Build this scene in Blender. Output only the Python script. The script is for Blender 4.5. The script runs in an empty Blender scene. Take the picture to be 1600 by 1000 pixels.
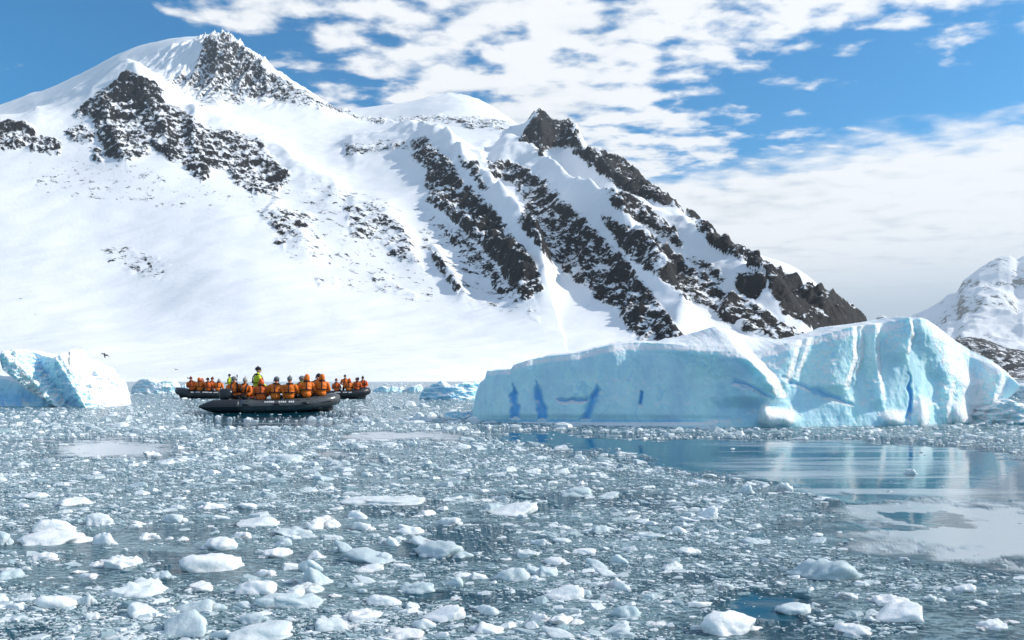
import bpy, bmesh, math, random
import numpy as np
from mathutils import Vector, Matrix

R = math.radians
F = 1200.0      # focal length in photo pixels (1600 wide)
H = 1.47        # eye height above the water
HY = 592.0      # photo row of the horizon
SUN_AZ, SUN_EL = 88.0, 32.0     # sun: degrees right of the view axis, elevation

scene = bpy.context.scene
col = scene.collection

# ------------------------------------------------------------------ camera
cam_data = bpy.data.cameras.new('camera')
cam_data.sensor_width = 36.0
cam_data.lens = 36.0 * F / 1600.0
cam_data.shift_y = (HY - 500.0) / 1600.0
cam_data.clip_start = 0.1
cam_data.clip_end = 60000
cam = bpy.data.objects.new('camera', cam_data)
cam.location = (0, 0, H)
cam.rotation_euler = (R(90), 0, 0)
col.objects.link(cam)
scene.camera = cam

# ------------------------------------------------------------------ render / exposure
scene.view_settings.view_transform = 'Standard'
scene.view_settings.look = 'None'
scene.view_settings.exposure = 0.54
scene.view_settings.gamma = 1.0
scene.cycles.use_denoising = True
try:
    scene.cycles.denoiser = 'OPENIMAGEDENOISE'
except Exception:
    pass
scene.cycles.max_bounces = 6
scene.cycles.diffuse_bounces = 3
scene.cycles.glossy_bounces = 3
scene.cycles.volume_bounces = 0
scene.cycles.caustics_reflective = False
scene.cycles.caustics_refractive = False

# ------------------------------------------------------------------ node helper
class NT:
    def __init__(self, tree):
        self.t = tree
        self.n = tree.nodes
        self.l = tree.links
    def new(self, typ, **kw):
        nd = self.n.new(typ)
        for k, v in kw.items():
            setattr(nd, k, v)
        return nd
    def put(self, sock, v):
        if v is None:
            return
        if isinstance(v, bpy.types.NodeSocket):
            self.l.new(v, sock)
        else:
            if isinstance(v, (tuple, list)) and sock.type == 'RGBA' and len(v) == 3:
                v = (*v, 1)
            sock.default_value = v
    def m(self, op, a, b=None, c=None, clamp=False):
        nd = self.new('ShaderNodeMath', operation=op, use_clamp=clamp)
        self.put(nd.inputs[0], a); self.put(nd.inputs[1], b); self.put(nd.inputs[2], c)
        return nd.outputs[0]
    def mix(self, f, a, b, blend='MIX'):
        nd = self.new('ShaderNodeMix', data_type='RGBA', blend_type=blend)
        self.put(nd.inputs[0], f); self.put(nd.inputs[6], a); self.put(nd.inputs[7], b)
        return nd.outputs[2]
    def ss(self, x, lo, hi):
        nd = self.new('ShaderNodeMapRange', interpolation_type='SMOOTHSTEP')
        self.put(nd.inputs[0], x); self.put(nd.inputs[1], lo); self.put(nd.inputs[2], hi)
        return nd.outputs[0]
    def noise(self, vec, scale, detail=4, rough=0.55, dist=0.0, dim='3D'):
        nd = self.new('ShaderNodeTexNoise', noise_dimensions=dim)
        self.put(nd.inputs['Vector'], vec)
        nd.inputs['Scale'].default_value = scale
        nd.inputs['Detail'].default_value = detail
        nd.inputs['Roughness'].default_value = rough
        nd.inputs['Distortion'].default_value = dist
        return nd.outputs['Fac']
    def scale_vec(self, vec, s):
        nd = self.new('ShaderNodeVectorMath', operation='MULTIPLY')
        self.put(nd.inputs[0], vec); nd.inputs[1].default_value = s
        return nd.outputs[0]
    def attr(self, name):
        return self.new('ShaderNodeAttribute', attribute_name=name).outputs['Fac']
    def bump(self, h, strength, dist, normal=None):
        nd = self.new('ShaderNodeBump')
        nd.inputs['Strength'].default_value = strength
        nd.inputs['Distance'].default_value = dist
        self.put(nd.inputs['Height'], h)
        if normal is not None:
            self.put(nd.inputs['Normal'], normal)
        return nd.outputs[0]

# ------------------------------------------------------------------ world: sky with a cloud layer
world = bpy.data.worlds.new('World')
scene.world = world
world.use_nodes = True
w = NT(world.node_tree)
w.n.clear()
sky = w.new('ShaderNodeTexSky', sky_type='NISHITA')
sky.sun_disc = False
sky.sun_elevation = R(SUN_EL)
sky.sun_rotation = R(SUN_AZ)
sky.altitude = 0
sky.air_density = 1.0
sky.dust_density = 0.3
sky.ozone_density = 3.0
tc = w.new('ShaderNodeTexCoord')
sep = w.new('ShaderNodeSeparateXYZ')
w.l.new(tc.outputs['Generated'], sep.inputs[0])
dx, dy, dz = sep.outputs
den = w.m('ADD', w.m('MAXIMUM', dz, 0.0), 0.08)
cu = w.m('DIVIDE', dx, den)          # a flat cloud layer overhead
cv = w.m('DIVIDE', dy, den)
comb = w.new('ShaderNodeCombineXYZ')
w.put(comb.inputs[0], cu); w.put(comb.inputs[1], cv)
cuv = comb.outputs[0]
def blob(u0, v0, ru, rv, amp):
    a = w.m('DIVIDE', w.m('SUBTRACT', cu, u0), ru)
    b = w.m('DIVIDE', w.m('SUBTRACT', cv, v0), rv)
    s = w.m('ADD', w.m('MULTIPLY', a, a), w.m('MULTIPLY', b, b))
    return w.m('MULTIPLY', w.m('EXPONENT', w.m('MULTIPLY', s, -1.0)), amp)
def addall(lst):
    o = lst[0]
    for q in lst[1:]:
        o = w.m('ADD', o, q)
    return o
big = w.noise(cuv, 0.7, 3, 0.5)
mid = w.noise(w.scale_vec(cuv, (0.85, 1.1, 1)), 8.0, 4, 0.5, 0.15)
fine = w.noise(cuv, 22, 4, 0.6, 0.2)
# signed distance beyond the edge of the far cloud bank
bank = w.m('SUBTRACT', cv, w.m('ADD', w.m('MULTIPLY', cu, -0.60), 3.22))
bank_f = w.ss(w.m('ADD', bank, w.m('MULTIPLY', w.m('SUBTRACT', mid, 0.5), 0.9)), -0.22, 0.28)
cover = addall([w.m('MULTIPLY', w.m('SUBTRACT', big, 0.34), 0.6),  # base cover raised so unseen clouds behind the camera add fill light
                blob(0.02, 2.0, 0.62, 0.55, 0.34), blob(0.1, 2.75, 0.6, 0.5, 0.3),
                blob(0.62, 1.62, 0.35, 0.22, 0.26),
                blob(1.05, 2.15, 0.62, 0.30, -0.46), blob(-1.0, 2.0, 0.50, 1.0, -0.64), blob(-0.62, 1.75, .16, .12, .50)])
dens = addall([cover, w.m('MULTIPLY', w.m('SUBTRACT', mid, 0.5), 2.1), w.m('MULTIPLY', w.m('SUBTRACT', fine, 0.5), 0.42)])
alto = w.ss(dens, -0.06, 0.44)
cl = w.m('MAXIMUM', w.m('MULTIPLY', alto, 0.95), w.m('MULTIPLY', bank_f, 0.97))
thick = w.m('ADD', w.m('MULTIPLY', mid, 0.5), w.m('MULTIPLY', w.noise(w.scale_vec(cuv, (1, 1.5, 1)), 1.6, 5, 0.6), 0.6))
ccol = w.mix(w.ss(thick, 0.32, 0.58), (0.52, 0.56, 0.60), (0.74, 0.75, 0.76))
# the bank thickens and greys towards the horizon
ccol = w.mix(w.ss(bank, 1.2, 4.2), ccol, (0.38, 0.44, 0.51))
skyc = w.mix(1.0, sky.outputs[0], (0.007, 0.076, 0.107), 'MULTIPLY')
final = w.mix(cl, skyc, ccol)
bg = w.new('ShaderNodeBackground')
w.put(bg.inputs[0], final)
bg.inputs[1].default_value = 1.0
wo = w.new('ShaderNodeOutputWorld')
w.l.new(bg.outputs[0], wo.inputs[0])

# ------------------------------------------------------------------ sun
sd = bpy.data.lights.new('sun', 'SUN')
sd.energy = 3.4
sd.angle = R(0.5)
sd.color = (1.0, 0.93, 0.84)
sun = bpy.data.objects.new('sun', sd)
sv = Vector((math.sin(R(SUN_AZ)) * math.cos(R(SUN_EL)), math.cos(R(SUN_AZ)) * math.cos(R(SUN_EL)), math.sin(R(SUN_EL))))
sun.rotation_euler = sv.to_track_quat('Z', 'Y').to_euler()
sun.location = sv * 50
col.objects.link(sun)

# ------------------------------------------------------------------ numeric noise
def _perm(seed):
    rs = np.random.RandomState(seed)
    p = rs.permutation(256)
    return np.concatenate([p, p, p])
_ang = np.linspace(0, 2 * np.pi, 256, endpoint=False)
_g2 = np.stack([np.cos(_ang), np.sin(_ang)], 1)
def perlin2(x, y, seed=0):
    p = _perm(seed)
    xi = np.floor(x).astype(np.int64); yi = np.floor(y).astype(np.int64)
    xf = x - xi; yf = y - yi
    xi &= 255; yi &= 255
    u = xf * xf * xf * (xf * (xf * 6 - 15) + 10); v = yf * yf * yf * (yf * (yf * 6 - 15) + 10)
    def g(ix, iy, fx, fy):
        h = p[p[ix & 255] + (iy & 255)]
        return _g2[h, 0] * fx + _g2[h, 1] * fy
    a = g(xi, yi, xf, yf); b = g(xi + 1, yi, xf - 1, yf)
    c = g(xi, yi + 1, xf, yf - 1); d = g(xi + 1, yi + 1, xf - 1, yf - 1)
    return (a + u * (b - a)) * (1 - v) + (c + u * (d - c)) * v
def fbm(x, y, octv=4, seed=0, gain=0.5):
    o = 0; a = 1.0
    for k in range(octv):
        o = o + a * perlin2(x * 2 ** k + 17.3 * k, y * 2 ** k - 9.1 * k, seed + k)
        a *= gain
    return o
def ridged(x, y, octv=4, seed=0, gain=0.5):
    o = 0; a = 1.0
    for k in range(octv):
        o = o + a * (1 - 2.2 * np.abs(perlin2(x * 2 ** k + 7.7 * k, y * 2 ** k - 3.1 * k, seed + k)))
        a *= gain
    return o
def sstep(lo, hi, x):
    t = np.clip((x - lo) / (hi - lo), 0, 1)
    return t * t * (3 - 2 * t)

# ------------------------------------------------------------------ mesh helpers
def mesh_np(name, verts, faces, smooth=True, attrs=None):
    """verts (n,3), faces (m,k) one face size"""
    verts = np.asarray(verts, dtype=np.float32); faces = np.asarray(faces, dtype=np.int32)
    me = bpy.data.meshes.new(name)
    n, (m, k) = len(verts), faces.shape
    me.vertices.add(n); me.vertices.foreach_set('co', verts.ravel())
    me.loops.add(m * k); me.loops.foreach_set('vertex_index', faces.ravel())
    me.polygons.add(m)
    me.polygons.foreach_set('loop_start', np.arange(0, m * k, k, dtype=np.int32))
    me.polygons.foreach_set('loop_total', np.full(m, k, dtype=np.int32))
    me.update(calc_edges=True)
    me.polygons.foreach_set('use_smooth', np.full(m, smooth, dtype=bool))
    for an, av in (attrs or {}).items():
        a = me.attributes.new(an, 'FLOAT', 'POINT')
        a.data.foreach_set('value', np.asarray(av, dtype=np.float32).ravel())
    me.validate()
    return me
def grid_faces(nr, nc, wrap_r=False, wrap_c=False):
    r = np.arange(nr if wrap_r else nr - 1); c = np.arange(nc if wrap_c else nc - 1)
    rr, cc = np.meshgrid(r, c, indexing='ij')
    r2 = (rr + 1) % nr; c2 = (cc + 1) % nc
    return np.stack([rr * nc + cc, rr * nc + c2, r2 * nc + c2, r2 * nc + cc], -1).reshape(-1, 4)
def link(name, me, mat=None, parent=None, loc=None, rot=None):
    o = bpy.data.objects.new(name, me)
    col.objects.link(o)
    if mat is not None and me is not None:
        if len(me.materials) == 0:
            me.materials.append(mat)
    if parent is not None:
        o.parent = parent
    if loc is not None:
        o.location = loc
    if rot is not None:
        o.rotation_euler = rot
    return o
def tag(o, label, cat, group=None):
    o['label'] = label; o['category'] = cat
    if group:
        o['group'] = group
    return o
def bm_mesh(name, bm, smooth=True):
    me = bpy.data.meshes.new(name)
    bmesh.ops.recalc_face_normals(bm, faces=bm.faces)
    bm.to_mesh(me); bm.free()
    for p in me.polygons:
        p.use_smooth = smooth
    return me
def px2w(x, y, D):
    return np.stack([(x - 800.0) / F * D, D + 0 * x, H + (HY - y) / F * D], -1)
def water_D(y):
    return F * H / (y - HY)

def polydist(px, py, pts):
    """unsigned distance, signed side and arclength parameter to a polyline"""
    best = np.full(px.shape, 1e9); side = np.zeros(px.shape); par = np.zeros(px.shape)
    n = len(pts) - 1
    for i in range(n):
        ax, ay = pts[i]; bx, by = pts[i + 1]
        ex, ey = bx - ax, by - ay
        L2 = ex * ex + ey * ey
        t = np.clip(((px - ax) * ex + (py - ay) * ey) / L2, 0, 1)
        qx = px - (ax + t * ex); qy = py - (ay + t * ey)
        d = np.hypot(qx, qy)
        s = np.sign(ex * qy - ey * qx)
        k = d < best
        best = np.where(k, d, best); side = np.where(k, s, side); par = np.where(k, (i + t) / n, par)
    return best, side, par
def inpoly(px, py, pts):
    ins = np.zeros(px.shape, bool)
    n = len(pts)
    for i in range(n):
        x1, y1 = pts[i]; x2, y2 = pts[(i + 1) % n]
        if y1 == y2:
            continue
        c = ((y1 > py) != (y2 > py)) & (px < (x2 - x1) * (py - y1) / (y2 - y1) + x1)
        ins ^= c
    return ins
def polymask(px, py, pts, soft):
    """1 inside, falling to 0 over `soft` around the border"""
    d, _, _ = polydist(px, py, list(pts) + [pts[0]])
    sgn = np.where(inpoly(px, py, pts), d, -d)
    return sstep(-soft, soft, sgn)

# ------------------------------------------------------------------ materials
def material(name):
    mt = bpy.data.materials.new(name)
    mt.use_nodes = True
    t = NT(mt.node_tree)
    t.n.clear()
    out = t.new('ShaderNodeOutputMaterial')
    p = t.new('ShaderNodeBsdfPrincipled')
    t.l.new(p.outputs[0], out.inputs[0])
    return mt, t, p, out
def plain(name, colr, rough=0.6, var=0.12, scale=8.0, spec=0.4, metallic=0.0, bump=0.0):
    mt, t, p, out = material(name)
    g = t.new('ShaderNodeTexCoord').outputs['Object']
    n = t.noise(g, scale, 4)
    d = tuple(c * (1 - var) for c in colr); l = tuple(min(1, c * (1 + var)) for c in colr)
    t.put(p.inputs['Base Color'], t.mix(n, d, l))
    p.inputs['Roughness'].default_value = rough
    p.inputs['Specular IOR Level'].default_value = spec
    p.inputs['Metallic'].default_value = metallic
    if bump:
        t.put(p.inputs['Normal'], t.bump(n, 0.6, bump))
    return mt

def mountain_material(name, ns, k_mask=1.0, rock_a=(0.007, 0.008, 0.010), rock_b=(0.034, 0.031, 0.030)):
    mt, t, p, out = material(name)
    g = t.new('ShaderNodeNewGeometry')
    pos = g.outputs['Position']
    nz = t.new('ShaderNodeSeparateXYZ'); t.l.new(g.outputs['Normal'], nz.inputs[0])
    rock = t.attr('rock')
    def along(v):
        nd = t.new('ShaderNodeVectorMath', operation='DOT_PRODUCT')
        t.put(nd.inputs[0], pos); nd.inputs[1].default_value = v
        return nd.outputs['Value']
    cb = t.new('ShaderNodeCombineXYZ')     # stretched along the dip of the ribs
    t.put(cb.inputs[0], along((0.24, -0.24, -0.20))); t.put(cb.inputs[1], along((0.70, 0.70, 0.0))); t.put(cb.inputs[2], along((0.36, -0.36, 0.86)))
    n0 = t.noise(pos, ns * 0.8, 4, 0.6)
    n1 = t.noise(cb.outputs[0], ns * 2.1, 6, 0.66, 0.3)
    n2 = t.noise(pos, ns * 5.0, 4, 0.65)
    st = t.m('SUBTRACT', 1.0, nz.outputs[2])
    rb = t.m('MULTIPLY', t.ss(rock, 0.05, 0.2), 0.16)
    val = t.m('ADD', t.m('ADD', t.m('MULTIPLY', rock, 0.80 * k_mask), rb), t.m('MULTIPLY', t.m('SUBTRACT', n1, 0.5), 1.9))
    val = t.m('ADD', val, t.m('MULTIPLY', t.m('SUBTRACT', n0, 0.5), 1.4))
    val = t.m('ADD', val, t.m('MULTIPLY', t.m('SUBTRACT', n2, 0.5), 1.2))
    val = t.m('ADD', val, t.m('MULTIPLY', t.m('SUBTRACT', st, 0.33), 1.0))
    fac = t.ss(val, 0.40, 0.56)
    fac = t.m('MULTIPLY', fac, t.ss(rock, 0.03, 0.15))
    rc = t.mix(n2, rock_a, rock_b)
    sc = t.mix(t.noise(pos, ns * 0.25, 4), (0.80, 0.82, 0.85), (0.90, 0.905, 0.91))
    t.put(p.inputs['Base Color'], t.mix(fac, sc, rc))
    p.inputs['Roughness'].default_value = 0.75
    p.inputs['Specular IOR Level'].default_value = 0.15
    hgt = t.m('ADD', t.m('MULTIPLY', t.noise(pos, ns * 2.2, 6, 0.65), t.m('ADD', t.m('MULTIPLY', fac, 1.0), 0.10)), t.m('MULTIPLY', fac, -0.15))
    t.put(p.inputs['Normal'], t.bump(hgt, 0.8, 0.35 / ns))
    return mt
M_MOUNT = mountain_material('mountain_snow_and_rock', 0.055)
M_FAR = mountain_material('far_mountain_snow_and_rock', 0.006, 1.0)

def ice_material(name, wall=(0.60, 0.87, 0.985), sss=0.0):
    mt, t, p, out = material(name)
    g = t.new('ShaderNodeNewGeometry')
    pos = g.outputs['Position']
    nz = t.new('ShaderNodeSeparateXYZ'); t.l.new(g.outputs['Normal'], nz.inputs[0])
    n1 = t.noise(t.scale_vec(pos, (1, 1, 0.45)), 1.1, 5, 0.6)
    n2 = t.noise(pos, 9.0, 4, 0.6)
    up = t.ss(t.m('ADD', nz.outputs[2], t.m('MULTIPLY', t.m('SUBTRACT', n2, 0.5), 0.5)), 0.30, 0.62)
    snow = t.m('MAXIMUM', up, t.ss(t.m('ADD', t.attr('snow'), t.m('MULTIPLY', t.m('SUBTRACT', n2, 0.5), 0.7)), 0.30, 0.60))  # attribute holds snow cover and also the painted sunlit whitening
    wl = t.mix(t.ss(n1, 0.3, 0.7), tuple(c * 0.90 for c in wall), tuple(min(0.97, c * 1.10) for c in wall))
    vo = t.new('ShaderNodeTexVoronoi', feature='DISTANCE_TO_EDGE')
    wv = t.new('ShaderNodeVectorMath', operation='ADD')
    nv = t.new('ShaderNodeTexNoise'); nv.inputs['Scale'].default_value = 1.3; nv.inputs['Detail'].default_value = 4
    t.l.new(pos, nv.inputs['Vector']); t.l.new(nv.outputs['Color'], wv.inputs[0]); t.l.new(t.scale_vec(pos, (0.9, 0.9, 0.45)), wv.inputs[1])
    t.l.new(wv.outputs[0], vo.inputs['Vector']); vo.inputs['Scale'].default_value = 1.1
    crack = t.m('SUBTRACT', 1.0, t.ss(vo.outputs['Distance'], 0.004, 0.03))
    crack = t.m('MULTIPLY', crack, t.ss(n1, 0.42, 0.62))
    wl = t.mix(t.m('MULTIPLY', crack, 0.35), wl, (0.20, 0.56, 0.84))
    lay = t.noise(t.scale_vec(pos, (0.25, 0.25, 3.0)), 2.0, 4, 0.6)
    wl = t.mix(t.m('MULTIPLY', t.ss(lay, 0.52, 0.75), 0.3), wl, (0.80, 0.92, 0.96))
    wl = t.mix(t.m('MULTIPLY', t.attr('blue'), 0.78), wl, (0.03, 0.44, 0.92))
    t.put(p.inputs['Base Color'], t.mix(snow, wl, (0.88, 0.91, 0.93)))
    t.put(p.inputs['Roughness'], t.m('ADD', t.m('MULTIPLY', snow, 0.35), 0.35))
    p.inputs['Specular IOR Level'].default_value = 0.35
    if sss:
        p.inputs['Subsurface Weight'].default_value = sss
        p.inputs['Subsurface Radius'].default_value = (0.25, 0.7, 1.0)
        p.inputs['Subsurface Scale'].default_value = 0.5
    hgt = t.m('ADD', t.m('MULTIPLY', n2, t.m('ADD', t.m('MULTIPLY', snow, 0.6), 0.05)), t.m('MULTIPLY', t.noise(pos, 34.0, 3), t.m('ADD', t.m('MULTIPLY', snow, 0.3), 0.03)))
    t.put(p.inputs['Normal'], t.bump(hgt, 0.7, 0.10))
    return mt
M_BERG = ice_material('glacier_ice', sss=0.35)

def chunk_material(name, base_lo, base_hi, rough=0.4, sc=14.0, sss=0.0, tone_k=0.55, tone_o=0.5, bump=0.3, trans=0.0):
    mt, t, p, out = material(name)
    g = t.new('ShaderNodeNewGeometry')
    pos = g.outputs['Position']
    oi = t.new('ShaderNodeObjectInfo').outputs['Random']
    n = t.noise(pos, sc, 5, 0.65)
    vr = t.attr('tone')
    f = t.m('ADD', t.m('MULTIPLY', t.m('SUBTRACT', n, 0.5), 1.0), t.m('ADD', t.m('MULTIPLY', oi, tone_o), t.m('MULTIPLY', vr, tone_k)), clamp=True)
    t.put(p.inputs['Base Color'], t.mix(f, base_lo, base_hi))
    p.inputs['Roughness'].default_value = rough
    p.inputs['Specular IOR Level'].default_value = 0.5
    p.inputs['IOR'].default_value = 1.31
    if sss:
        p.inputs['Subsurface Weight'].default_value = sss
        p.inputs['Subsurface Radius'].default_value = (0.8, 0.95, 1.0)
        p.inputs['Subsurface Scale'].default_value = 0.05
    if trans:
        t.put(p.inputs['Transmission Weight'], t.m('MULTIPLY', t.m('SUBTRACT', 1.0, f), trans))
    vo = t.new('ShaderNodeTexVoronoi', feature='SMOOTH_F1')
    t.put(vo.inputs['Vector'], pos); vo.inputs['Scale'].default_value = sc * 1.3
    hb = t.m('ADD', t.noise(pos, sc * 1.6, 6, 0.72), t.m('MULTIPLY', vo.outputs['Distance'], 0.7))
    t.put(p.inputs['Normal'], t.bump(hb, bump, 0.04))
    return mt
M_CHUNK = chunk_material('floating_ice', (0.50, 0.60, 0.63), (0.88, 0.90, 0.90), 0.22, 9.0, 0.6, 0.0, 1.3, 0.4)
M_BRASH = chunk_material('brash_ice', (0.19, 0.32, 0.36), (0.82, 0.86, 0.87), 0.28, 24.0, 0.0, 1.0, 0.0, 0.35)

def water_material():
    mt, t, p, out = material('icy_water')
    g = t.new('ShaderNodeNewGeometry')
    pos = g.outputs['Position']
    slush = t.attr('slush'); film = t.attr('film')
    n1 = t.noise(t.scale_vec(pos, (0.5, 1.0, 1)), 1.7, 6, 0.7, 0.6)
    n2 = t.noise(t.scale_vec(pos, (0.6, 1.3, 1)), 20.0, 5, 0.7, 0.5)
    n3 = t.noise(t.scale_vec(pos, (0.16, 1.3, 1)), 0.9, 7, 0.7, 0.5)
    nb = t.noise(t.scale_vec(pos, (0.55, 1.2, 1)), 9.0, 6, 0.72, 0.8)
    sl = t.m('ADD', t.m('ADD', slush, t.m('MULTIPLY', t.m('SUBTRACT', n1, 0.5), 1.5)), t.m('MULTIPLY', t.m('SUBTRACT', n2, 0.5), 2.0))
    sm = t.ss(slush, 0.04, 0.5)
    slf = t.m('MULTIPLY', t.ss(sl, 0.70, 1.25), sm)
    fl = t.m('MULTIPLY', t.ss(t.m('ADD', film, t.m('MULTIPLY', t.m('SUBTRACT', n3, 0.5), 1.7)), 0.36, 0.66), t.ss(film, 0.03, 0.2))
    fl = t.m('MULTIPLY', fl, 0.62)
    wc = t.mix(n1, (0.002, 0.050, 0.085), (0.006, 0.085, 0.125))
    sc = t.mix(n2, (0.05, 0.20, 0.25), (0.52, 0.67, 0.71))
    c = t.mix(t.m('MULTIPLY', slf, 0.85), wc, sc)
    c = t.mix(fl, c, (0.60, 0.65, 0.67))  # grease ice, with bright reflections of sky and snow painted in
    t.put(p.inputs['Base Color'], c)
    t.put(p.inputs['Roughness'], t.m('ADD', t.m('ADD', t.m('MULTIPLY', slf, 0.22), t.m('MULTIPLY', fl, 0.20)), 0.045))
    p.inputs['IOR'].default_value = 1.333
    p.inputs['Specular IOR Level'].default_value = 0.36
    rip = t.noise(t.scale_vec(pos, (0.6, 1.3, 1)), 3.0, 4, 0.55)
    hh = t.m('ADD', t.m('MULTIPLY', t.m('MULTIPLY', nb, sm), 0.11), t.m('MULTIPLY', rip, t.m('ADD', t.m('MULTIPLY', slush, 0.03), 0.0040)))
    t.put(p.inputs['Normal'], t.bump(hh, 0.85, 1.0))
    return mt
M_WATER = water_material()

# ------------------------------------------------------------------ open water and slush zones
LEAD = [(735, 668), (860, 673), (1000, 681), (1200, 683), (1420, 688), (1640, 712), (1640, 792), (1480, 790), (1330, 782),
        (1210, 752), (1110, 745), (1050, 738), (960, 712), (880, 700), (800, 688)]
PALE = [(1265, 800), (1350, 784), (1480, 780), (1640, 790), (1640, 900), (1480, 868), (1360, 842)]
def ell(px, py, cx, cy, rx, ry):
    q = np.sqrt(((px - cx) / rx) ** 2 + ((py - cy) / ry) ** 2)
    return 1 - sstep(0.45, 1.35, q)
def zones(X, Y):
    """open water (1 = free of ice) and pale film (grease ice plus painted-in reflections) at points of the water plane"""
    Yc = np.maximum(Y, 0.5)
    px = 800 + F * X / Yc; py = HY + F * H / Yc
    wx = px + 60 * fbm(X * 0.45, Y * 0.35, 3, 5) + 34 * fbm(X * 1.6, Y * 2.4, 4, 8, .6)
    wy = py + (py - HY) * (0.08 * fbm(X * 0.6, Y * 0.5, 3, 6) + 0.07 * fbm(X * 1.8, Y * 2.6, 4, 9, .6))
    o = polymask(wx, wy, LEAD, 9)
    o = np.maximum(o, polymask(wx, wy, PALE, 16))
    for e, a in (((1195, 950, 95, 36), 1), ((745, 850, 80, 26), .65), ((690, 931, 56, 12), .85), ((860, 779, 80, 10), .8),
                 ((160, 700, 125, 17), 1), ((560, 712, 50, 8), .9), ((640, 682, 115, 8), .9), ((25, 985, 75, 22), .8),
                 ((1080, 905, 60, 14), .5), ((270, 878, 30, 8), .7), ((620, 800, 60, 12), .45), ((430, 662, 120, 7), .7), ((425, 648, 125, 9), .95),
                 ((1000, 780, 60, 9), .5), ((790, 930, 40, 10), .4)):
        o = np.maximum(o, a * ell(wx, wy, *e))
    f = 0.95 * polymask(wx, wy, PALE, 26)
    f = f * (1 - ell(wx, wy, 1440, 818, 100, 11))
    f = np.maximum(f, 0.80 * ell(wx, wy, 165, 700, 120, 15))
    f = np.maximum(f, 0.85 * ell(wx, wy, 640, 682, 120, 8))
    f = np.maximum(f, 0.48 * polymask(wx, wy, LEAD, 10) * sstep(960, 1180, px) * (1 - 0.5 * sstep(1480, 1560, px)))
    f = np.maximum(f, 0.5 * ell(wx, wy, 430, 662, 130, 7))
    return o, f

# ------------------------------------------------------------------ water: one sheet to the horizon
def build_water():
    a1 = np.radians(np.concatenate([np.linspace(-44, 44, 420), np.linspace(50, 310, 40)]))
    r = np.concatenate([np.array([0.6, 1.2, 1.9]), 2.6 * (600 / 2.6) ** np.linspace(0, 1, 330), np.array([800, 1200, 2000, 4000, 8000, 11500])])
    rr, aa = np.meshgrid(r, a1, indexing='ij')
    X = rr * np.sin(aa); Y = rr * np.cos(aa)
    V = np.stack([X, Y, 0 * X], -1).reshape(-1, 3)
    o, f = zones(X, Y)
    back = Y < 0.5
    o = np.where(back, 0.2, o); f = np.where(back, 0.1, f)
    sl = (1 - o)
    nc = len(a1)
    fc = grid_faces(len(r), nc, wrap_c=True)
    fc = fc[:, ::-1]
    V = np.vstack([V, [[0, 0, 0]]])
    c = len(V) - 1
    cap = np.array([[c, (i + 1) % nc, i, i] for i in range(nc)])
    me = bpy.data.meshes.new('water')
    faces = [tuple(q) for q in fc] + [(c, (i + 1) % nc, i) for i in range(nc)]
    me.from_pydata(V.tolist(), [], faces)
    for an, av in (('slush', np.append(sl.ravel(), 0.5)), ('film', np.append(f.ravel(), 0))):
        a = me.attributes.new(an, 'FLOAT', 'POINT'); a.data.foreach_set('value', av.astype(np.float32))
    me.polygons.foreach_set('use_smooth', np.full(len(me.polygons), True))
    # make sure normals look up
    if me.polygons[0].normal.z < 0:
        me.flip_normals()
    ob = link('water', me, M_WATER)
    ob['kind'] = 'structure'
    return ob
build_water()

# ------------------------------------------------------------------ the mountain: control points (photo column, row, distance)
CP = []
def prof(x, lst):
    for y, D in lst:
        CP.append((x, y, D))
for x, D in ((-260, 400), (-100, 400), (60, 400), (250, 400), (450, 400), (650, 420), (800, 470), (950, 520), (1100, 580), (1250, 640), (1350, 720)):
    CP.append((x, HY + F * (H + 1.5) / D, D))
prof(-260, [(545, 600), (475, 800), (390, 1000), (305, 1200), (240, 1450), (200, 1650), (215, 1900), (230, 3900), (420, 4750)])
prof(-100, [(542, 600), (472, 800), (385, 1000), (300, 1200), (240, 1450), (190, 1650), (205, 1900), (225, 3900), (420, 4750)])
prof(0, [(545, 600), (475, 800), (385, 1000), (305, 1200), (235, 1450), (180, 1650), (196, 1900)])
prof(60, [(175, 1750), (178, 2200)])
prof(110, [(540, 600), (395, 1000), (255, 1400), (190, 1650), (168, 1780)])
prof(200, [(560, 560), (490, 780), (405, 980), (325, 1180), (250, 1400), (180, 1650), (118, 1850), (165, 2200)])
prof(240, [(136, 1830), (165, 2150)])
prof(300, [(187, 1780), (186, 2050)])
for x, y in ((30, 168), (42, 150), (75, 143), (110, 125), (160, 98), (215, 72), (250, 65), (285, 59), (315, 61), (345, 54), (380, 76), (405, 96), (440, 125), (470, 141), (510, 163)):
    DS = 2900 - (x - 345) * (3.6 if x < 345 else 2.2)
    CP.append((x, y, DS))
    if x < 480:
        CP.append((x, y + 25, DS + 400))
prof(-40, [(200, 4050), (192, 3000)]); prof(0, [(190, 4100), (190, 3000)]); prof(18, [(178, 4080)]); prof(-100, [(215, 3000)])
prof(280, [(124, 2600)]); prof(180, [(146, 2750)]); prof(100, [(160, 2950)])
prof(345, [(562, 530), (475, 780), (400, 960), (335, 1150), (280, 1350), (230, 1580), (202, 1720), (188, 2050), (165, 2300), (125, 2600), (420, 4300)])
prof(450, [(560, 500), (485, 750), (405, 960), (335, 1200), (272, 1500), (232, 1800), (193, 2150), (155, 2450)])
prof(560, [(565, 500), (495, 750), (425, 950), (350, 1170), (290, 1450), (243, 1750), (208, 2100), (188, 2350), (196, 2700)])
prof(620, [(189, 2350), (192, 2700)])
for x, y in ((545, 173), (600, 168), (650, 165), (685, 154), (720, 152), (750, 162), (790, 190)):
    CP.append((x, y, 3300))
prof(680, [(572, 500), (515, 720), (455, 880), (383, 1090), (305, 1350), (240, 1650), (213, 1900), (186, 2300)])
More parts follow.
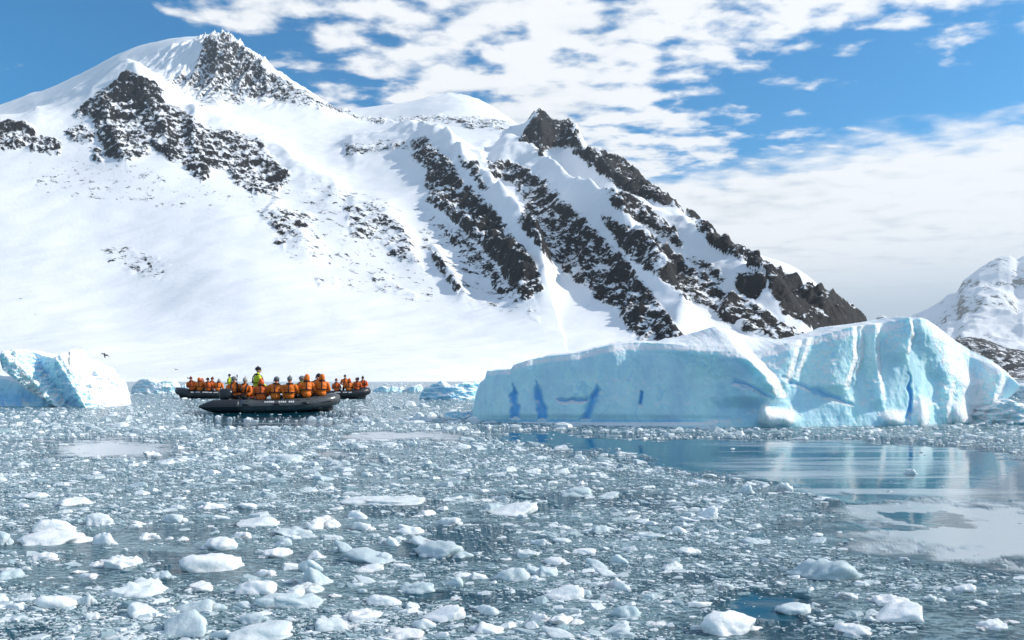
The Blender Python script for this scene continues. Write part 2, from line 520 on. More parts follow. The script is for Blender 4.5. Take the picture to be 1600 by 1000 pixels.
prof(780, [(560, 560), (490, 780), (425, 950), (350, 1170), (272, 1500), (228, 1800), (192, 2250)])
prof(860, [(560, 600), (505, 750), (445, 900), (372, 1110), (300, 1380), (245, 1720), (205, 1900), (230, 2200)])
prof(960, [(550, 640), (500, 760), (440, 900), (370, 1100), (302, 1360), (250, 1600), (285, 1900)])
prof(1065, [(540, 700), (480, 840), (422, 980), (370, 1170), (327, 1400), (375, 1700)])
prof(1150, [(545, 720), (490, 840), (440, 980), (397, 1200), (450, 1450)])
prof(1250, [(550, 760), (490, 880), (441, 1050), (500, 1300)])
prof(1350, [(565, 830), (501, 970), (560, 1150)])
prof(1430, [(600, 900), (610, 1100)]); prof(1500, [(610, 800), (620, 1300)])
prof(900, [(420, 4200)]); prof(600, [(420, 4300)]); prof(1200, [(600, 2000)]); prof(1450, [(620, 2400)]); prof(1050, [(480, 2600)])

RIBS = [  # crest polyline in photo pixels, height m, width left/below, width right/above
    ([(60, 176), (142, 156), (199, 120), (243, 137), (304, 187), (405, 229), (460, 272), (520, 300)], 26, 26, 18),
    ([(199, 120), (225, 160), (250, 200), (262, 235)], 16, 15, 15),
    ([(160, 178), (175, 215), (190, 245)], 13, 12, 14),
    ([(305, 190), (300, 225), (312, 258)], 13, 13, 15),
    ([(536, 234), (600, 226), (655, 220)], 24, 22, 12),
    ([(655, 219), (700, 250), (730, 290), (780, 345), (835, 412), (852, 458)], 40, 34, 17),
    ([(672, 318), (730, 370), (790, 425), (818, 465)], 16, 16, 13),
    ([(669, 382), (700, 425), (722, 455)], 9, 10, 12),
    ([(714, 247), (750, 262), (765, 298)], 16, 14, 12),
    ([(760, 249), (805, 259), (851, 290), (900, 340), (960, 390), (1010, 450), (1068, 525)], 46, 36, 18),
    ([(900, 238), (952, 300), (1006, 322), (1067, 380), (1136, 436)], 26, 20, 16),
    ([(945, 344), (1000, 366), (1060, 402), (1118, 445), (1190, 482), (1256, 530)], 34, 30, 16),
    ([(1146, 412), (1200, 428), (1245, 442), (1290, 480), (1310, 510)], 22, 30, 14),
    ([(540, 318), (600, 335), (650, 400)], 9, 20, 16),
    ([(415, 325), (450, 350), (480, 385)], 7, 18, 16),
    ([(324, 58), (345, 100), (335, 160)], 20, 20, 20),
    ([(400, 96), (440, 130), (500, 165)], 22, 16, 12),
    ([(846, 176), (835, 205), (850, 236)], 34, 16, 18),
    ([(870, 176), (890, 205), (905, 238)], 34, 18, 10),
]
ROCKP = [  # rock areas: polygon, density
    ([(110, 178), (142, 153), (199, 114), (216, 126), (243, 132), (266, 164), (304, 184), (321, 203), (371, 202), (408, 226), (440, 258), (460, 274), (430, 305), (405, 309), (371, 293), (354, 264), (330, 262), (318, 285), (297, 268), (277, 255), (236, 231), (210, 252), (190, 255), (160, 232), (142, 188)], .56),
    ([(150, 155), (199, 112), (245, 133), (262, 165), (215, 178), (165, 172)], .78),
    ([(0, 186), (40, 192), (95, 222), (92, 238), (40, 232), (-60, 240), (-60, 186)], .60),
    ([(101, 205), (128, 193), (150, 208), (145, 224), (110, 222)], .5),
    ([(145, 232), (160, 229), (165, 254), (148, 252)], .5),
    ([(322, 52), (352, 54), (405, 92), (412, 106), (445, 126), (510, 160), (500, 168), (430, 158), (380, 130), (330, 118), (310, 100)], .47),
    ([(265, 125), (330, 95), (420, 130), (415, 155), (340, 168), (310, 165), (300, 140)], .36),
    ([(536, 228), (600, 222), (662, 216), (655, 232), (600, 236), (545, 246)], .48),
    ([(641, 246), (658, 216), (690, 238), (727, 284), (777, 338), (833, 408), (850, 452), (816, 470), (790, 428), (740, 372), (672, 314), (663, 287), (668, 262)], .66),
    ([(690, 300), (730, 300), (790, 365), (832, 415), (838, 440), (800, 420), (740, 350)], .85),
    ([(685, 345), (720, 360), (770, 410), (815, 460), (806, 470), (740, 420), (700, 378)], .48),
    ([(665, 380), (690, 398), (724, 446), (716, 456), (684, 420)], .5),
    ([(714, 247), (752, 252), (748, 268), (764, 296), (756, 300), (738, 276)], .62),
    ([(757, 249), (805, 256), (851, 284), (884, 322), (937, 366), (962, 388), (1003, 443), (1066, 520), (1052, 534), (996, 530), (942, 476), (889, 433), (840, 384), (812, 350), (822, 318), (800, 290), (770, 272)], .66),
    ([(900, 400), (960, 440), (1040, 520), (1000, 528), (940, 470), (905, 440)], .74),
    ([(814, 214), (844, 173), (870, 174), (897, 202), (910, 238), (870, 230), (846, 237)], .88),
    ([(599, 192), (640, 181), (697, 182), (795, 190), (800, 200), (740, 200), (680, 190)], .52),
    ([(892, 238), (952, 237), (1008, 288), (1069, 326), (1017, 318), (975, 300), (930, 262)], .86),
    ([(945, 296), (1006, 318), (1066, 374), (1072, 392), (1030, 372), (960, 322)], .74),
    ([(1066, 385), (1100, 400), (1140, 432), (1128, 440), (1080, 405)], .45),
    ([(942, 342), (990, 358), (1062, 398), (1120, 442), (1188, 476), (1260, 524), (1250, 538), (1170, 525), (1120, 488), (1071, 468), (1024, 432), (981, 404), (960, 368)], .68),
    ([(1150, 422), (1200, 428), (1196, 440), (1180, 468), (1152, 452)], .88),
    ([(1200, 426), (1246, 436), (1290, 468), (1345, 494), (1362, 506), (1330, 520), (1292, 516), (1240, 500), (1206, 462)], .84),
    ([(1204, 438), (1240, 440), (1287, 476), (1292, 506), (1222, 488), (1206, 460)], 1.0),
    ([(405, 335), (440, 322), (495, 338), (500, 352), (460, 365), (446, 390), (428, 382), (420, 352)], .50),
    ([(533, 318), (580, 315), (615, 340), (640, 370), (655, 408), (625, 405), (590, 385), (545, 372)], .46),
    ([(488, 430), (532, 425), (532, 446), (500, 450)], .38),
    ([(555, 420), (610, 430), (660, 458), (650, 470), (600, 460)], .36),
    ([(153, 388), (200, 388), (272, 410), (258, 448), (215, 440), (165, 412)], .36),
    ([(60, 262), (95, 270), (90, 310), (62, 300)], .22),
    ([(820, 470), (850, 490), (848, 512), (828, 500)], .35),
    ([(480, 270), (560, 300), (640, 330), (600, 345), (520, 320)], .30),
    ([(380, 300), (480, 290), (560, 330), (660, 400), (690, 470), (600, 470), (520, 440), (440, 400)], .28),
    ([(40, 245), (160, 250), (300, 275), (380, 310), (300, 330), (120, 310), (40, 290)], .20),
    ([(640, 300), (700, 360), (760, 430), (820, 480), (780, 490), (700, 440), (650, 380)], .32),
    ([(0, 470), (60, 450), (120, 480), (60, 500)], .16), ([(200, 515), (240, 525), (230, 540)], .2),
]
ROCKL = [  # thin rock lines: polyline, half width, density
    ([(1080, 338), (1115, 366), (1146, 394), (1215, 430), (1290, 466), (1360, 504)], 6, .75),
    ([(510, 164), (560, 184), (600, 190)], 3, .5),
]

def rbf_fit(P, val, lam=1e-4):
    n = len(P)
    d2 = ((P[:, None, :] - P[None, :, :]) ** 2).sum(-1)
    K = 0.5 * d2 * np.log(d2 + 1e-12) + lam * np.eye(n)
    Q = np.hstack([np.ones((n, 1)), P])
    A = np.zeros((n + 3, n + 3)); A[:n, :n] = K; A[:n, n:] = Q; A[n:, :n] = Q.T
    return np.linalg.solve(A, np.concatenate([val, np.zeros(3)]))
def rbf_eval(P, c, S):
    n = len(P); out = np.empty(len(S))
    for i in range(0, len(S), 20000):
        s = S[i:i + 20000].astype(np.float32)
        d2 = np.zeros((len(s), n), np.float32)
        for k in range(2):
            d = s[:, k, None] - P[None, :, k].astype(np.float32)
            d2 += d * d
        out[i:i + 20000] = (0.5 * d2 * np.log(d2 + 1e-9)).astype(np.float64) @ c[:n] + c[n] + s.astype(np.float64) @ c[n + 1:]
    return out
def rock_mask(px, py, X, Y, D):
    s = D / F
    wx = px + (7 * fbm(X / 70, Y / 70, 3, 31)) + 3 * fbm(X / 16, Y / 16, 2, 33)
    wy = py + (7 * fbm(X / 70, Y / 70, 3, 41)) + 3 * fbm(X / 16, Y / 16, 2, 43)
    m = np.zeros(px.shape)
    for pts, a in ROCKP:
        xs = [p[0] for p in pts]; ys = [p[1] for p in pts]
        k = (wx > min(xs) - 12) & (wx < max(xs) + 12) & (wy > min(ys) - 12) & (wy < max(ys) + 12)
        if k.any():
            a2 = a * 0.88 if 0.6 < a < 0.8 else a
            m[k] = np.maximum(m[k], a2 * polymask(wx[k], wy[k], pts, 6))
    for pts, hw, a in ROCKL:
        xs = [p[0] for p in pts]; ys = [p[1] for p in pts]
        k = (wx > min(xs) - 12) & (wx < max(xs) + 12) & (wy > min(ys) - 12) & (wy < max(ys) + 12)
        d, _, _ = polydist(wx[k], wy[k], pts)
        m[k] = np.maximum(m[k], a * (1 - sstep(hw * .6, hw * 1.4, d)))
    return m
def build_mountain():
    NX, ND = 900, 600
    xs = np.linspace(-230, 1460, NX)
    t = np.linspace(0, 1, ND)
    lD = np.log(390) + (np.log(4750) - np.log(390)) * t
    LL, XX = np.meshgrid(lD, xs, indexing='ij')
    D = np.exp(LL)
    C = np.array(CP, float)
    P = np.stack([C[:, 0] / 300, np.log(C[:, 2]) * 2.5], 1)
    c = rbf_fit(P, HY - C[:, 1], 2e-4)
    E = rbf_eval(P, c, np.stack([XX.ravel() / 300, LL.ravel() * 2.5], 1)).reshape(XX.shape)
    Wx = (XX - 800) / F * D; Wy = D
    py = HY - E
    Z = H + E / F * D
    # ribs
    vis = E > np.maximum.accumulate(np.vstack([np.full((1, NX), -1e9), E[:-1]]), 0) - 6
    wpx = XX + 5 * fbm(Wx / 90, Wy / 90, 3, 51); wpy = py + 5 * fbm(Wx / 90, Wy / 90, 3, 61)
    add = np.zeros_like(Z)
    for pts, A, wl, wr in RIBS:
        A = A * 1.3 if A >= 24 else A
        d, side, par = polydist(wpx, wpy, pts)
        below = side > 0
        wd = np.where(below, wl, wr)
        pr = np.exp(-(d / wd) ** 1.5)
        fade = sstep(-0.001, 0.12, par) * (1 - 0.5 * sstep(0.9, 1.0, par))
        add += A * pr * np.where(vis, 1, 0.15) * (0.4 + 0.6 * fade) * (1 + 0.25 * fbm(Wx / 60, Wy / 60, 3, 71))
    Z = Z + add
    py2 = HY - (Z - H) / D * F
    rock = rock_mask(XX, py2, Wx, Wy, D)
    rock = np.where(vis, rock, rock * 0.6)
    rk = sstep(0.25, 0.75, rock)
    sc = np.sqrt(D / 1300)
    # broken rock: downhill ribs and blocks
    ux = (Wx * 0.8 + Wy * 0.6); uy = (-Wx * 0.6 + Wy * 0.8)
    Z += rk * sc * (13 * ridged(ux / 110, uy / 45, 4, 81, .55) - 10 + 7.5 * fbm(Wx / 19, Wy / 19, 3, 91, .65))
    Z += (1 - rk) * (9 * fbm(Wx / 260, Wy / 260, 4, 101) + 0.8 * fbm(ux / 60, uy / 16, 3, 111))
    # rime and snow fluting on the high summit
    summ = np.exp(-(((XX - 350) / 90) ** 2)) * sstep(2250, 2600, D) * (D < 3000)
    Z += summ * (34 * ridged(Wx / 60, Wy / 200, 4, 121, .62) - 52)
    crest = np.exp(-(((XX - 720) / 70) ** 2)) * sstep(2900, 3150, D)
    Z += crest * (8 * fbm(Wx / 60, Wy / 60, 3, 125))
    Z = np.maximum(Z, -3.0)
    V = np.stack([Wx, Wy, Z], -1).reshape(-1, 3)
    fc = grid_faces(ND, NX)
    me = mesh_np('mountain', V, fc, True, {'rock': rock})
    ob = link('mountain', me, M_MOUNT)
    ob['kind'] = 'structure'
    ob['label'] = 'steep snow-covered mountain with dark rock ribs above the bay'
    return ob
build_mountain()

# ------------------------------------------------------------------ far land on the right
def ridge_land(name, sky_pts, Dc, depth_f, depth_b, base_D, n1, seed, mat, rockv, nx=300, nd=120, amp=0.10, label=None):
    xs = np.linspace(sky_pts[0][0], sky_pts[-1][0], nx)
    ys = np.interp(xs, [p[0] for p in sky_pts], [p[1] for p in sky_pts])
    ze = (HY - ys) / F * Dc + H
    t = np.concatenate([np.linspace(0, 1, nd), 1 + np.linspace(0.02, 1, nd // 4)])
    T, XX = np.meshgrid(t, xs, indexing='ij')
    D = np.where(T <= 1, base_D + (Dc - base_D) * T, Dc + depth_b * (T - 1))
    Z0 = np.broadcast_to(ze, T.shape)
    Z = np.where(T <= 1, Z0 * (0.25 * T + 0.75 * T ** 1.7), Z0 * (1 - (T - 1)) ** 1.3)
    Wx = (XX - 800) / F * D
    hmax = ze.max()
    env = np.sin(np.clip(T, 0, 1) * np.pi * 0.93) + 0.12
    Z = Z + env * hmax * amp * (ridged(Wx / n1 + 3, D / n1, 5, seed, .52) - 0.6) * np.clip(Z0 / hmax + .2, 0, 1)
    Z = np.maximum(Z, -3.0)
    rk = np.clip(rockv + 0.35 * fbm(Wx / (n1 * .6), D / (n1 * .6), 3, seed + 9), 0, 1)
    V = np.stack([Wx, D, Z], -1).reshape(-1, 3)
    me = mesh_np(name, V, grid_faces(len(t), nx), True, {'rock': rk.ravel()})
    ob = link(name, me, mat)
    ob['kind'] = 'structure'
    if label:
        ob['label'] = label
    return ob
ridge_land('far_mountain', [(1390, 560), (1425, 494), (1450, 484), (1470, 472), (1480, 462), (1495, 458), (1505, 440), (1530, 420), (1560, 406), (1578, 404), (1590, 408), (1612, 392), (1660, 380), (1720, 385), (1850, 375), (2100, 400)], 8200, 0, 2500, 5200, 1100, 201, M_FAR, 0.21, amp=0.075,
           label='hazy snow mountain far off across the bay')
ridge_land('far_hill', [(1340, 560), (1362, 508), (1372, 498), (1380, 496), (1390, 500), (1400, 512), (1430, 560)], 9800, 0, 800, 9000, 500, 211, M_FAR, 0.45, 60, 30,
           label='tiny hazy hill far behind the end of the mountain')
M_FORE = mountain_material('foreland_snow_and_rock', 0.045)
ridge_land('rocky_foreland', [(1455, 592), (1480, 545), (1497, 531), (1515, 529), (1545, 533), (1570, 543), (1600, 551), (1650, 556), (1750, 540), (1900, 570)], 2400, 0, 500, 1500, 130, 221, M_FORE, 0.86, 220, 90, 0.16,
           label='low dark rocky foreland speckled with snow')

# ------------------------------------------------------------------ icebergs built as closed bodies
def strip_relief(px, py, pts, wd, A, L):
    ys = [p[1] for p in pts]; xs = [p[0] for p in pts]
    xc = np.interp(py, ys, xs)
    inside = sstep(ys[0] - 14, ys[0] + 4, py) * (1 - sstep(ys[-1] - 4, ys[-1] + 18, py))
    s = px - xc
    return A * inside * (sstep(-L, 0, s) - sstep(0, wd, s))
def iceberg(name, edge, base, Dpts, thick, mat, relief=None, blue=None, snow=None, skyl=None, crest_off=0.6, nx=300, nf=80, nb=26, lean=0.12, rough=0.10, seed=300, parent=None, flute=1.0, endk=0.25):
    """edge: top front edge, base: lower front edge (photo px), Dpts: front distance; a closed loop of rows front > top > back > underside"""
    x0, x1 = edge[0][0], edge[-1][0]
    xs = np.linspace(x0, x1, nx)
    ye = np.interp(xs, *zip(*edge)); yb = np.interp(xs, *zip(*base)); Df = np.interp(xs, *zip(*Dpts))
    ye = ye + 1.2 * fbm(xs / 9, xs * 0, 3, seed + 50)
    ysk = np.interp(xs, *zip(*skyl)) if skyl else ye
    tk = np.interp(xs, *zip(*thick))
    PX, PY, DD = [], [], []
    tt = np.linspace(0, 1, nf)
    for t in tt:
        py = yb + (ye - yb) * t
        zz = (yb - py) / F * Df
        PX.append(xs); PY.append(py); DD.append(Df + lean * zz)
    PX = np.array(PX); PY = np.array(PY); DD = np.array(DD)
    Xm = (PX - 800) / F * DD; Zm = H + (HY - PY) / F * DD
    endf = sstep(0, 0.05, (xs - x0) / (x1 - x0)) * (1 - sstep(0.95, 1, (xs - x0) / (x1 - x0)))
    rl = np.zeros_like(PX)
    if relief is not None:
        rl = rl + relief(PX, PY)
    rl = rl + rough * (1.6 * fbm(Xm * 0.45, Zm * 0.3, 3, seed) * flute + 0.7 * fbm(Xm * 1.3, Zm * 0.6, 3, seed + 5) + 0.25 * ridged(Xm * 2.6, Zm * 1.6, 3, seed + 9) + 0.07 * ridged(Xm * 6, Zm * 3.0, 3, seed + 15))
    bl = blue(PX, PY) if blue is not None else np.zeros_like(PX)
    sn = snow(PX, PY) if snow is not None else np.zeros_like(PX)
    rl = (rl - 0.26 * np.maximum(0, bl - 0.12)) * (endk + (1 - endk) * endf)
    roundt = sstep(0.9, 1.0, tt)[:, None] * 0.12
    DD = DD - rl + roundt
    Wf = px2w(PX, PY, DD)
    # top: front edge > crest > back
    top = []
    De = DD[-1]
    ze = Wf[-1][:, 2]
    Dc = De + crest_off * np.clip(tk, 0.2, None)
    zc = H + (HY - ysk) / F * Dc
    for k in range(1, nb + 1):
        t = k / nb
        if t <= 0.5:
            u = t / 0.5
            Dk = De + (Dc - De) * u
            zk = ze + (zc - ze) * (u ** 0.8)
            nz = 0.10 * rough / 0.1 * np.sin(np.pi * u)
        else:
            u = (t - 0.5) / 0.5
            Dk = Dc + (tk * (1 - 0.3)) * u
            zbk = np.where(Wf[0][:, 2] > 0.12, Wf[0][:, 2] + 0.15, -0.4)
            zk = zc + (zbk - zc) * u ** 1.6
            nz = 0.15
        Xk = (xs - 800) / F * De
        zk = zk + nz * fbm(Xk * 0.9, Dk * 0.9, 4, seed + 21) * endf
        top.append(np.stack([Xk, Dk, zk], -1))
    top = np.array(top)
    # underside back to the front lower edge
    V = np.concatenate([Wf, top], 0)
    nr = V.shape[0]
    fc = grid_faces(nr, nx, wrap_r=True)[:, ::-1]
    at_b = np.concatenate([bl, np.zeros((nb, nx))], 0); at_s = np.concatenate([sn, np.full((nb, nx), 0.75)], 0)
    me = mesh_np(name, V.reshape(-1, 3), fc, True, {'blue': at_b, 'snow': at_s})
    bm = bmesh.new(); bm.from_mesh(me)
    be = [e for e in bm.edges if e.is_boundary]
    bmesh.ops.holes_fill(bm, edges=be, sides=0)
    bmesh.ops.recalc_face_normals(bm, faces=bm.faces)
    bm.to_mesh(me); bm.free()
    me.polygons.foreach_set('use_smooth', np.full(len(me.polygons), True))
    return link(name, me, mat, parent)

STRIPS = [([(1150, 546), (1172, 565), (1195, 590), (1212, 622)], 22, .70, 130),
          ([(1166, 560), (1190, 580), (1215, 612)], 9, .22, 24),
          ([(1244, 533), (1236, 560), (1224, 600)], 12, .42, 60), ([(1262, 528), (1252, 560), (1240, 590)], 8, .22, 14),
          ([(1331, 506), (1332, 560), (1318, 604)], 10, .42, 75), ([(1345, 506), (1344, 560), (1334, 590)], 6, .16, 9),
          ([(1368, 503), (1368, 560), (1378, 625)], 7, .30, 24),
          ([(1419, 495), (1424, 520), (1416, 552)], 7, .40, 46),
          ([(1436, 494), (1462, 535), (1480, 580), (1500, 600), (1498, 640), (1506, 662)], 40, .55, 40),
          ([(1484, 600), (1478, 640), (1480, 664)], 10, .25, 30),
          ([(1565, 580), (1560, 600), (1548, 632)], 14, .5, 35)]
LUMPS = [(1206, 652, 26, 18, .5), (1232, 657, 12, 9, .35), (1398, 656, 18, 10, .4), (1443, 650, 12, 22, .5), (1503, 650, 16, 18, .35), (1195, 640, 10, 14, .3)]
def big_relief(px, py):
    r = np.zeros_like(px)
    jx = px + 3.0 * fbm(px / 14, py / 10, 3, 401)
    for pts, wd, A, L in STRIPS:
        r += strip_relief(jx, py, pts, wd, A, L)
    for cx, cy, rx, ry, A in LUMPS:
        r += A * np.exp(-((px - cx) / rx) ** 2 - ((py - cy) / ry) ** 2)
    # undercut notch at the waterline on the left half, ledge above
    r -= 0.10 * np.exp(-((py - 655) / 5.0) ** 2) * (1 - sstep(1050, 1200, px))
    # broad scalloped buttress in the left half
    for cx, wd, A in ((760, 16, .25), (786, 12, .22), (822, 14, .25), (880, 34, .25), (955, 30, .3), (1060, 60, .35)):
        r += A * np.exp(-((px - cx) / wd) ** 2)
    return r
BLUE = [([(801, 602), (808, 614), (812, 656), (797, 656), (799, 620)], 2.5), ([(837, 597), (848, 625), (857, 656), (841, 656), (837, 620)], 2.5),
        ([(872, 625), (900, 624), (918, 621), (920, 626), (900, 629), (876, 629)], 3), ([(930, 604), (938, 612), (930, 634), (920, 656), (908, 656), (918, 632), (926, 618)], 4),
        ([(1000, 610), (1004, 613), (1003, 634), (998, 634)], 2.0), ([(1419, 596), (1421, 582), (1424, 610), (1423, 660), (1416, 656)], 2.5),
        ([(1222, 588), (1260, 604), (1330, 628), (1332, 632), (1312, 628), (1262, 608), (1226, 593)], 6),
        ([(1148, 594), (1175, 604), (1206, 618), (1204, 621), (1170, 608), (1146, 599)], 6)]
def big_blue(px, py):
    m = np.zeros_like(px)
    jx = px + 5 * fbm(px / 22, py / 18, 2, 411); jy = py + 5 * fbm(px / 22, py / 18, 2, 421)
    for pts, s in BLUE:
        m = np.maximum(m, polymask(jx, jy, pts, s + 1.5) * (0.85 if s < 5 else 0.75))
    m = np.maximum(m, 0.55 * np.exp(-((py - 660) / 4.0) ** 2) * (1 - sstep(1040, 1150, px)))
    # bluer, denser ice low down on the right half
    m = np.maximum(m, 0.10 * polymask(jx, jy, [(1120, 600), (1230, 600), (1330, 635), (1400, 650), (1400, 668), (1120, 668)], 12))
    return m
def big_sun_white(px, py):  # whitens the flutes and lumps the sun strikes; sunlight painted into the colour
    m = np.zeros_like(px)
    n = fbm(px / 7, py / 16, 3, 431)
    for pts, wd, A, L in STRIPS:
        ys = [p[1] for p in pts]; xs = [p[0] for p in pts]
        xc = np.interp(py, ys, xs)
        ins = sstep(ys[0] - 12, ys[0], py) * (1 - sstep(ys[-1] - 8, ys[-1] + 10, py))
        m = np.maximum(m, ins * np.exp(-((px - xc - wd * .5) / (wd * .6)) ** 2) * (0.75 + 0.6 * n))
    for cx, cy, rx, ry, A in LUMPS:
        m = np.maximum(m, 0.9 * np.exp(-((px - cx) / rx) ** 2 - ((py - cy) / ry) ** 2))
    return m
EDGE = [(738, 640), (744, 612), (750, 598), (757, 592), (761, 580), (798, 577), (803, 570), (828, 562), (860, 556), (905, 551), (945, 541), (965, 537), (1000, 535), (1045, 537), (1075, 541), (1110, 543), (1150, 550), (1190, 549), (1224, 538), (1234, 535),
        (1290, 522), (1330, 511), (1372, 506), (1412, 499), (1420, 496), (1428, 500), (1438, 496), (1450, 500), (1468, 513), (1492, 532), (1520, 549), (1548, 562), (1572, 580), (1590, 598), (1594, 603)]
SKYL = [(738, 640), (744, 612), (750, 598), (757, 592), (761, 580), (798, 577), (803, 570), (828, 562), (860, 556), (905, 551), (945, 541), (965, 537), (1000, 534), (1045, 533), (1080, 527), (1110, 519), (1145, 510), (1165, 514), (1190, 522), (1224, 533), (1234, 535),
        (1290, 521), (1330, 510), (1372, 505), (1412, 498), (1420, 496), (1428, 500), (1438, 496), (1450, 500), (1468, 512), (1492, 530), (1520, 547), (1548, 560), (1572, 579), (1590, 598), (1594, 603)]
BASE = [(738, 656), (800, 663), (900, 667), (1100, 670), (1400, 669), (1500, 668), (1526, 664), (1540, 648), (1556, 634), (1574, 624), (1590, 610), (1594, 606)]
DPT = [(738, 27.4), (800, 25.8), (900, 24.8), (1000, 24.2), (1100, 23.5), (1150, 23.2), (1240, 23.5), (1330, 23.8), (1370, 23.95), (1420, 24.1), (1440, 24.3), (1480, 25.2), (1515, 25.9), (1594, 25.5)]
berg = iceberg('iceberg', EDGE, BASE, DPT, [(738, .4), (760, 2.5), (900, 4.5), (1100, 6), (1200, 6), (1400, 4.5), (1520, 3.5), (1580, 1.5), (1594, .4)], M_BERG,
               big_relief, big_blue, big_sun_white, SKYL, 0.35, 860, 150, 40, 0.24, 0.095, 300)
tag(berg, 'large pale blue iceberg with a sheer fluted face and snowy top', 'iceberg')

# left iceberg: leaning white wedge over a blue foot
def lb_relief(px, py):
    r = 0.45 * sstep(70, 100, px - (py - 560) * 0.55) - 0.045 * np.maximum(0, px - (88 + (py - 560) * 0.6))
    r += 0.30 * np.exp(-((px - 20) / 22) ** 2 - ((py - 575) / 20) ** 2)
    r -= 0.45 * np.exp(-((px - 62 - (py - 570) * 0.7) / 15) ** 2)
    r += 0.25 * np.exp(-((px - 45 - (py - 590) * 1.0) / 10) ** 2)
    r += 0.26 * fbm(px / 15, py / 14, 3, 501, .5) + 0.16 * ridged(px / 14 + py / 30, py / 10, 3, 511)
    return r
def lb_sun_white(px, py):  # right slope and lip painted white to look sunlit against the shaded face
    m = sstep(0.0, 26, px - (78 + (py - 560) * 0.85)) * 0.95
    m = np.maximum(m, 0.8 * np.exp(-((px - 18 - (py - 560) * .75) / 11) ** 2) * (0.8 + fbm(px / 6, py / 6, 2, 521)))
    return m
def lb_blue(px, py):
    return 0.35 * np.exp(-((px - 62 - (py - 570) * 0.7) / 20) ** 2)
lb = bpy.data.objects.new('iceberg', None); col.objects.link(lb)
lbx = (90 - 800) / F * 41.0
lb.location = (lbx, 41.0, 0)
tag(lb, 'jagged white and blue iceberg with an overhanging lip at the left edge', 'iceberg')
def child_at(o, parent):
    o.parent = parent
    o.matrix_parent_inverse = Matrix.Translation(-parent.location)
o = iceberg('wedge', [(-1, 556), (3, 549), (24, 545), (46, 549), (68, 556), (82, 560), (91, 556), (97, 550), (102, 560), (107, 561), (110, 545), (113, 552), (118, 560), (126, 566), (134, 562), (150, 575), (158, 573), (172, 588), (186, 594), (195, 600)],
            [(-1, 560), (4, 578), (20, 590), (40, 605), (60, 618), (88, 636), (110, 640), (195, 640)],
            [(-1, 39.5), (60, 39.9), (195, 39.6)], [(-1, .3), (10, 1.2), (60, 3.0), (150, 3), (186, 1.4), (195, .4)], M_BERG, lb_relief, lb_blue, lb_sun_white, None, 0.4, 330, 110, 30, 0.18, 0.12, 520, endk=1.0)
child_at(o, lb)
def foot_blue(px, py):
    return 0.50 * sstep(598, 630, py) * (1 - sstep(30, 110, px)) + 0.12
o = iceberg('foot', [(-70, 560), (-40, 575), (0, 587), (21, 590), (45, 608), (70, 624), (96, 634)], [(-70, 637), (0, 637), (60, 637), (96, 637.5)],
            [(-70, 40.6), (0, 40.8), (96, 40.6)], [(-70, 1), (0, 2), (96, .4)], M_BERG, None, foot_blue, None, None, 0.4, 150, 50, 20, 0.30, 0.16, 540)
child_at(o, lb)

# smaller growlers (one body each)
def growler(label, edge, wl, thick, blue=0.0, snow=0.0, seed=600, D=None, rough=0.10, nx=110, nf=40, cat='ice'):
    D = D or water_D(wl - 1.0)
    x0, x1 = edge[0][0], edge[-1][0]
    def rel(px, py):
        s = (px - x0) / (x1 - x0)
        return thick * 0.35 * np.sin(np.pi * np.clip(s, 0, 1)) + thick * 0.10 * fbm(px / ((x1 - x0) * .16), py / 7, 4, seed)
    fb = (lambda a, b: np.clip(blue * (1 + 0.8 * fbm(a / 12, b / 8, 3, seed + 3)), 0, 1))
    fs = (lambda a, b: np.clip(snow * (1 + 1.6 * fbm(a / 8, b / 6, 3, seed + 7)), 0, 1))
    o = iceberg('growler', edge, [(x0, wl + 1), (x1, wl + 1)], [(x0, D), (x1, D)], [(x0, thick * .2), (x0 * .8 + x1 * .2, thick), (x0 * .2 + x1 * .8, thick), (x1, thick * .2)], M_BERG,
                rel, fb, fs, None, 0.4, nx, nf, 16, 0.25, rough * thick * .4, seed + 11)
    return tag(o, label, cat)
growler('low lumpy white and grey-blue growler between left iceberg and far boat', [(205, 608), (209, 601), (216, 594), (226, 592), (238, 594), (246, 597), (254, 596), (262, 594), (270, 596), (276, 601), (280, 611)], 615.5, 3.2, .08, .45, 610)
growler('small pale ice block showing above the bow of the far left boat', [(276, 610), (280, 603), (291, 602), (294, 604), (297, 610)], 613.5, 1.5, .1, .2, 620)
growler('low ragged growler farthest left of the two beside the right boat', [(582, 610), (588, 606), (596, 604), (606, 606), (614, 604), (622, 606), (628, 604), (632, 610)], 613.5, 2.5, .15, .3, 630)
growler('low white-capped growler just left of the blue growler', [(631, 611), (636, 605), (645, 603), (654, 601), (658, 602), (662, 610)], 613.5, 2.0, .15, .4, 640)
growler('blue humped growler touching the left end of the large iceberg', [(655, 620), (660, 610), (668, 603), (680, 600), (689, 595), (695, 599), (704, 603), (712, 600), (724, 597), (735, 599), (742, 596), (752, 596), (758, 606)], 624.5, 3.4, .30, .05, 650)
growler('flat blue ice shelf at the waterline left of the large iceberg', [(694, 649), (698, 643), (715, 642.5), (728, 644), (742, 640), (760, 640)], 654.5, 1.3, .30, .0, 660)
growler('arched pale growler under the right end of the large iceberg', [(1512, 650), (1525, 644), (1540, 634), (1560, 626), (1578, 624), (1592, 629), (1610, 634), (1640, 640), (1660, 650)], 664.5, 2.6, .06, .45, 670, D=25.6)
growler('snowy low growler far behind right end of the large iceberg', [(1560, 600), (1578, 597), (1592, 600), (1620, 598), (1650, 602), (1670, 612)], 622, 2.4, .05, .6, 680)
growler('small thin distant ice floe above the bow of the right boat', [(518, 601), (524, 599), (532, 600), (537, 604)], 606.5, 2.5, .05, .4, 690)

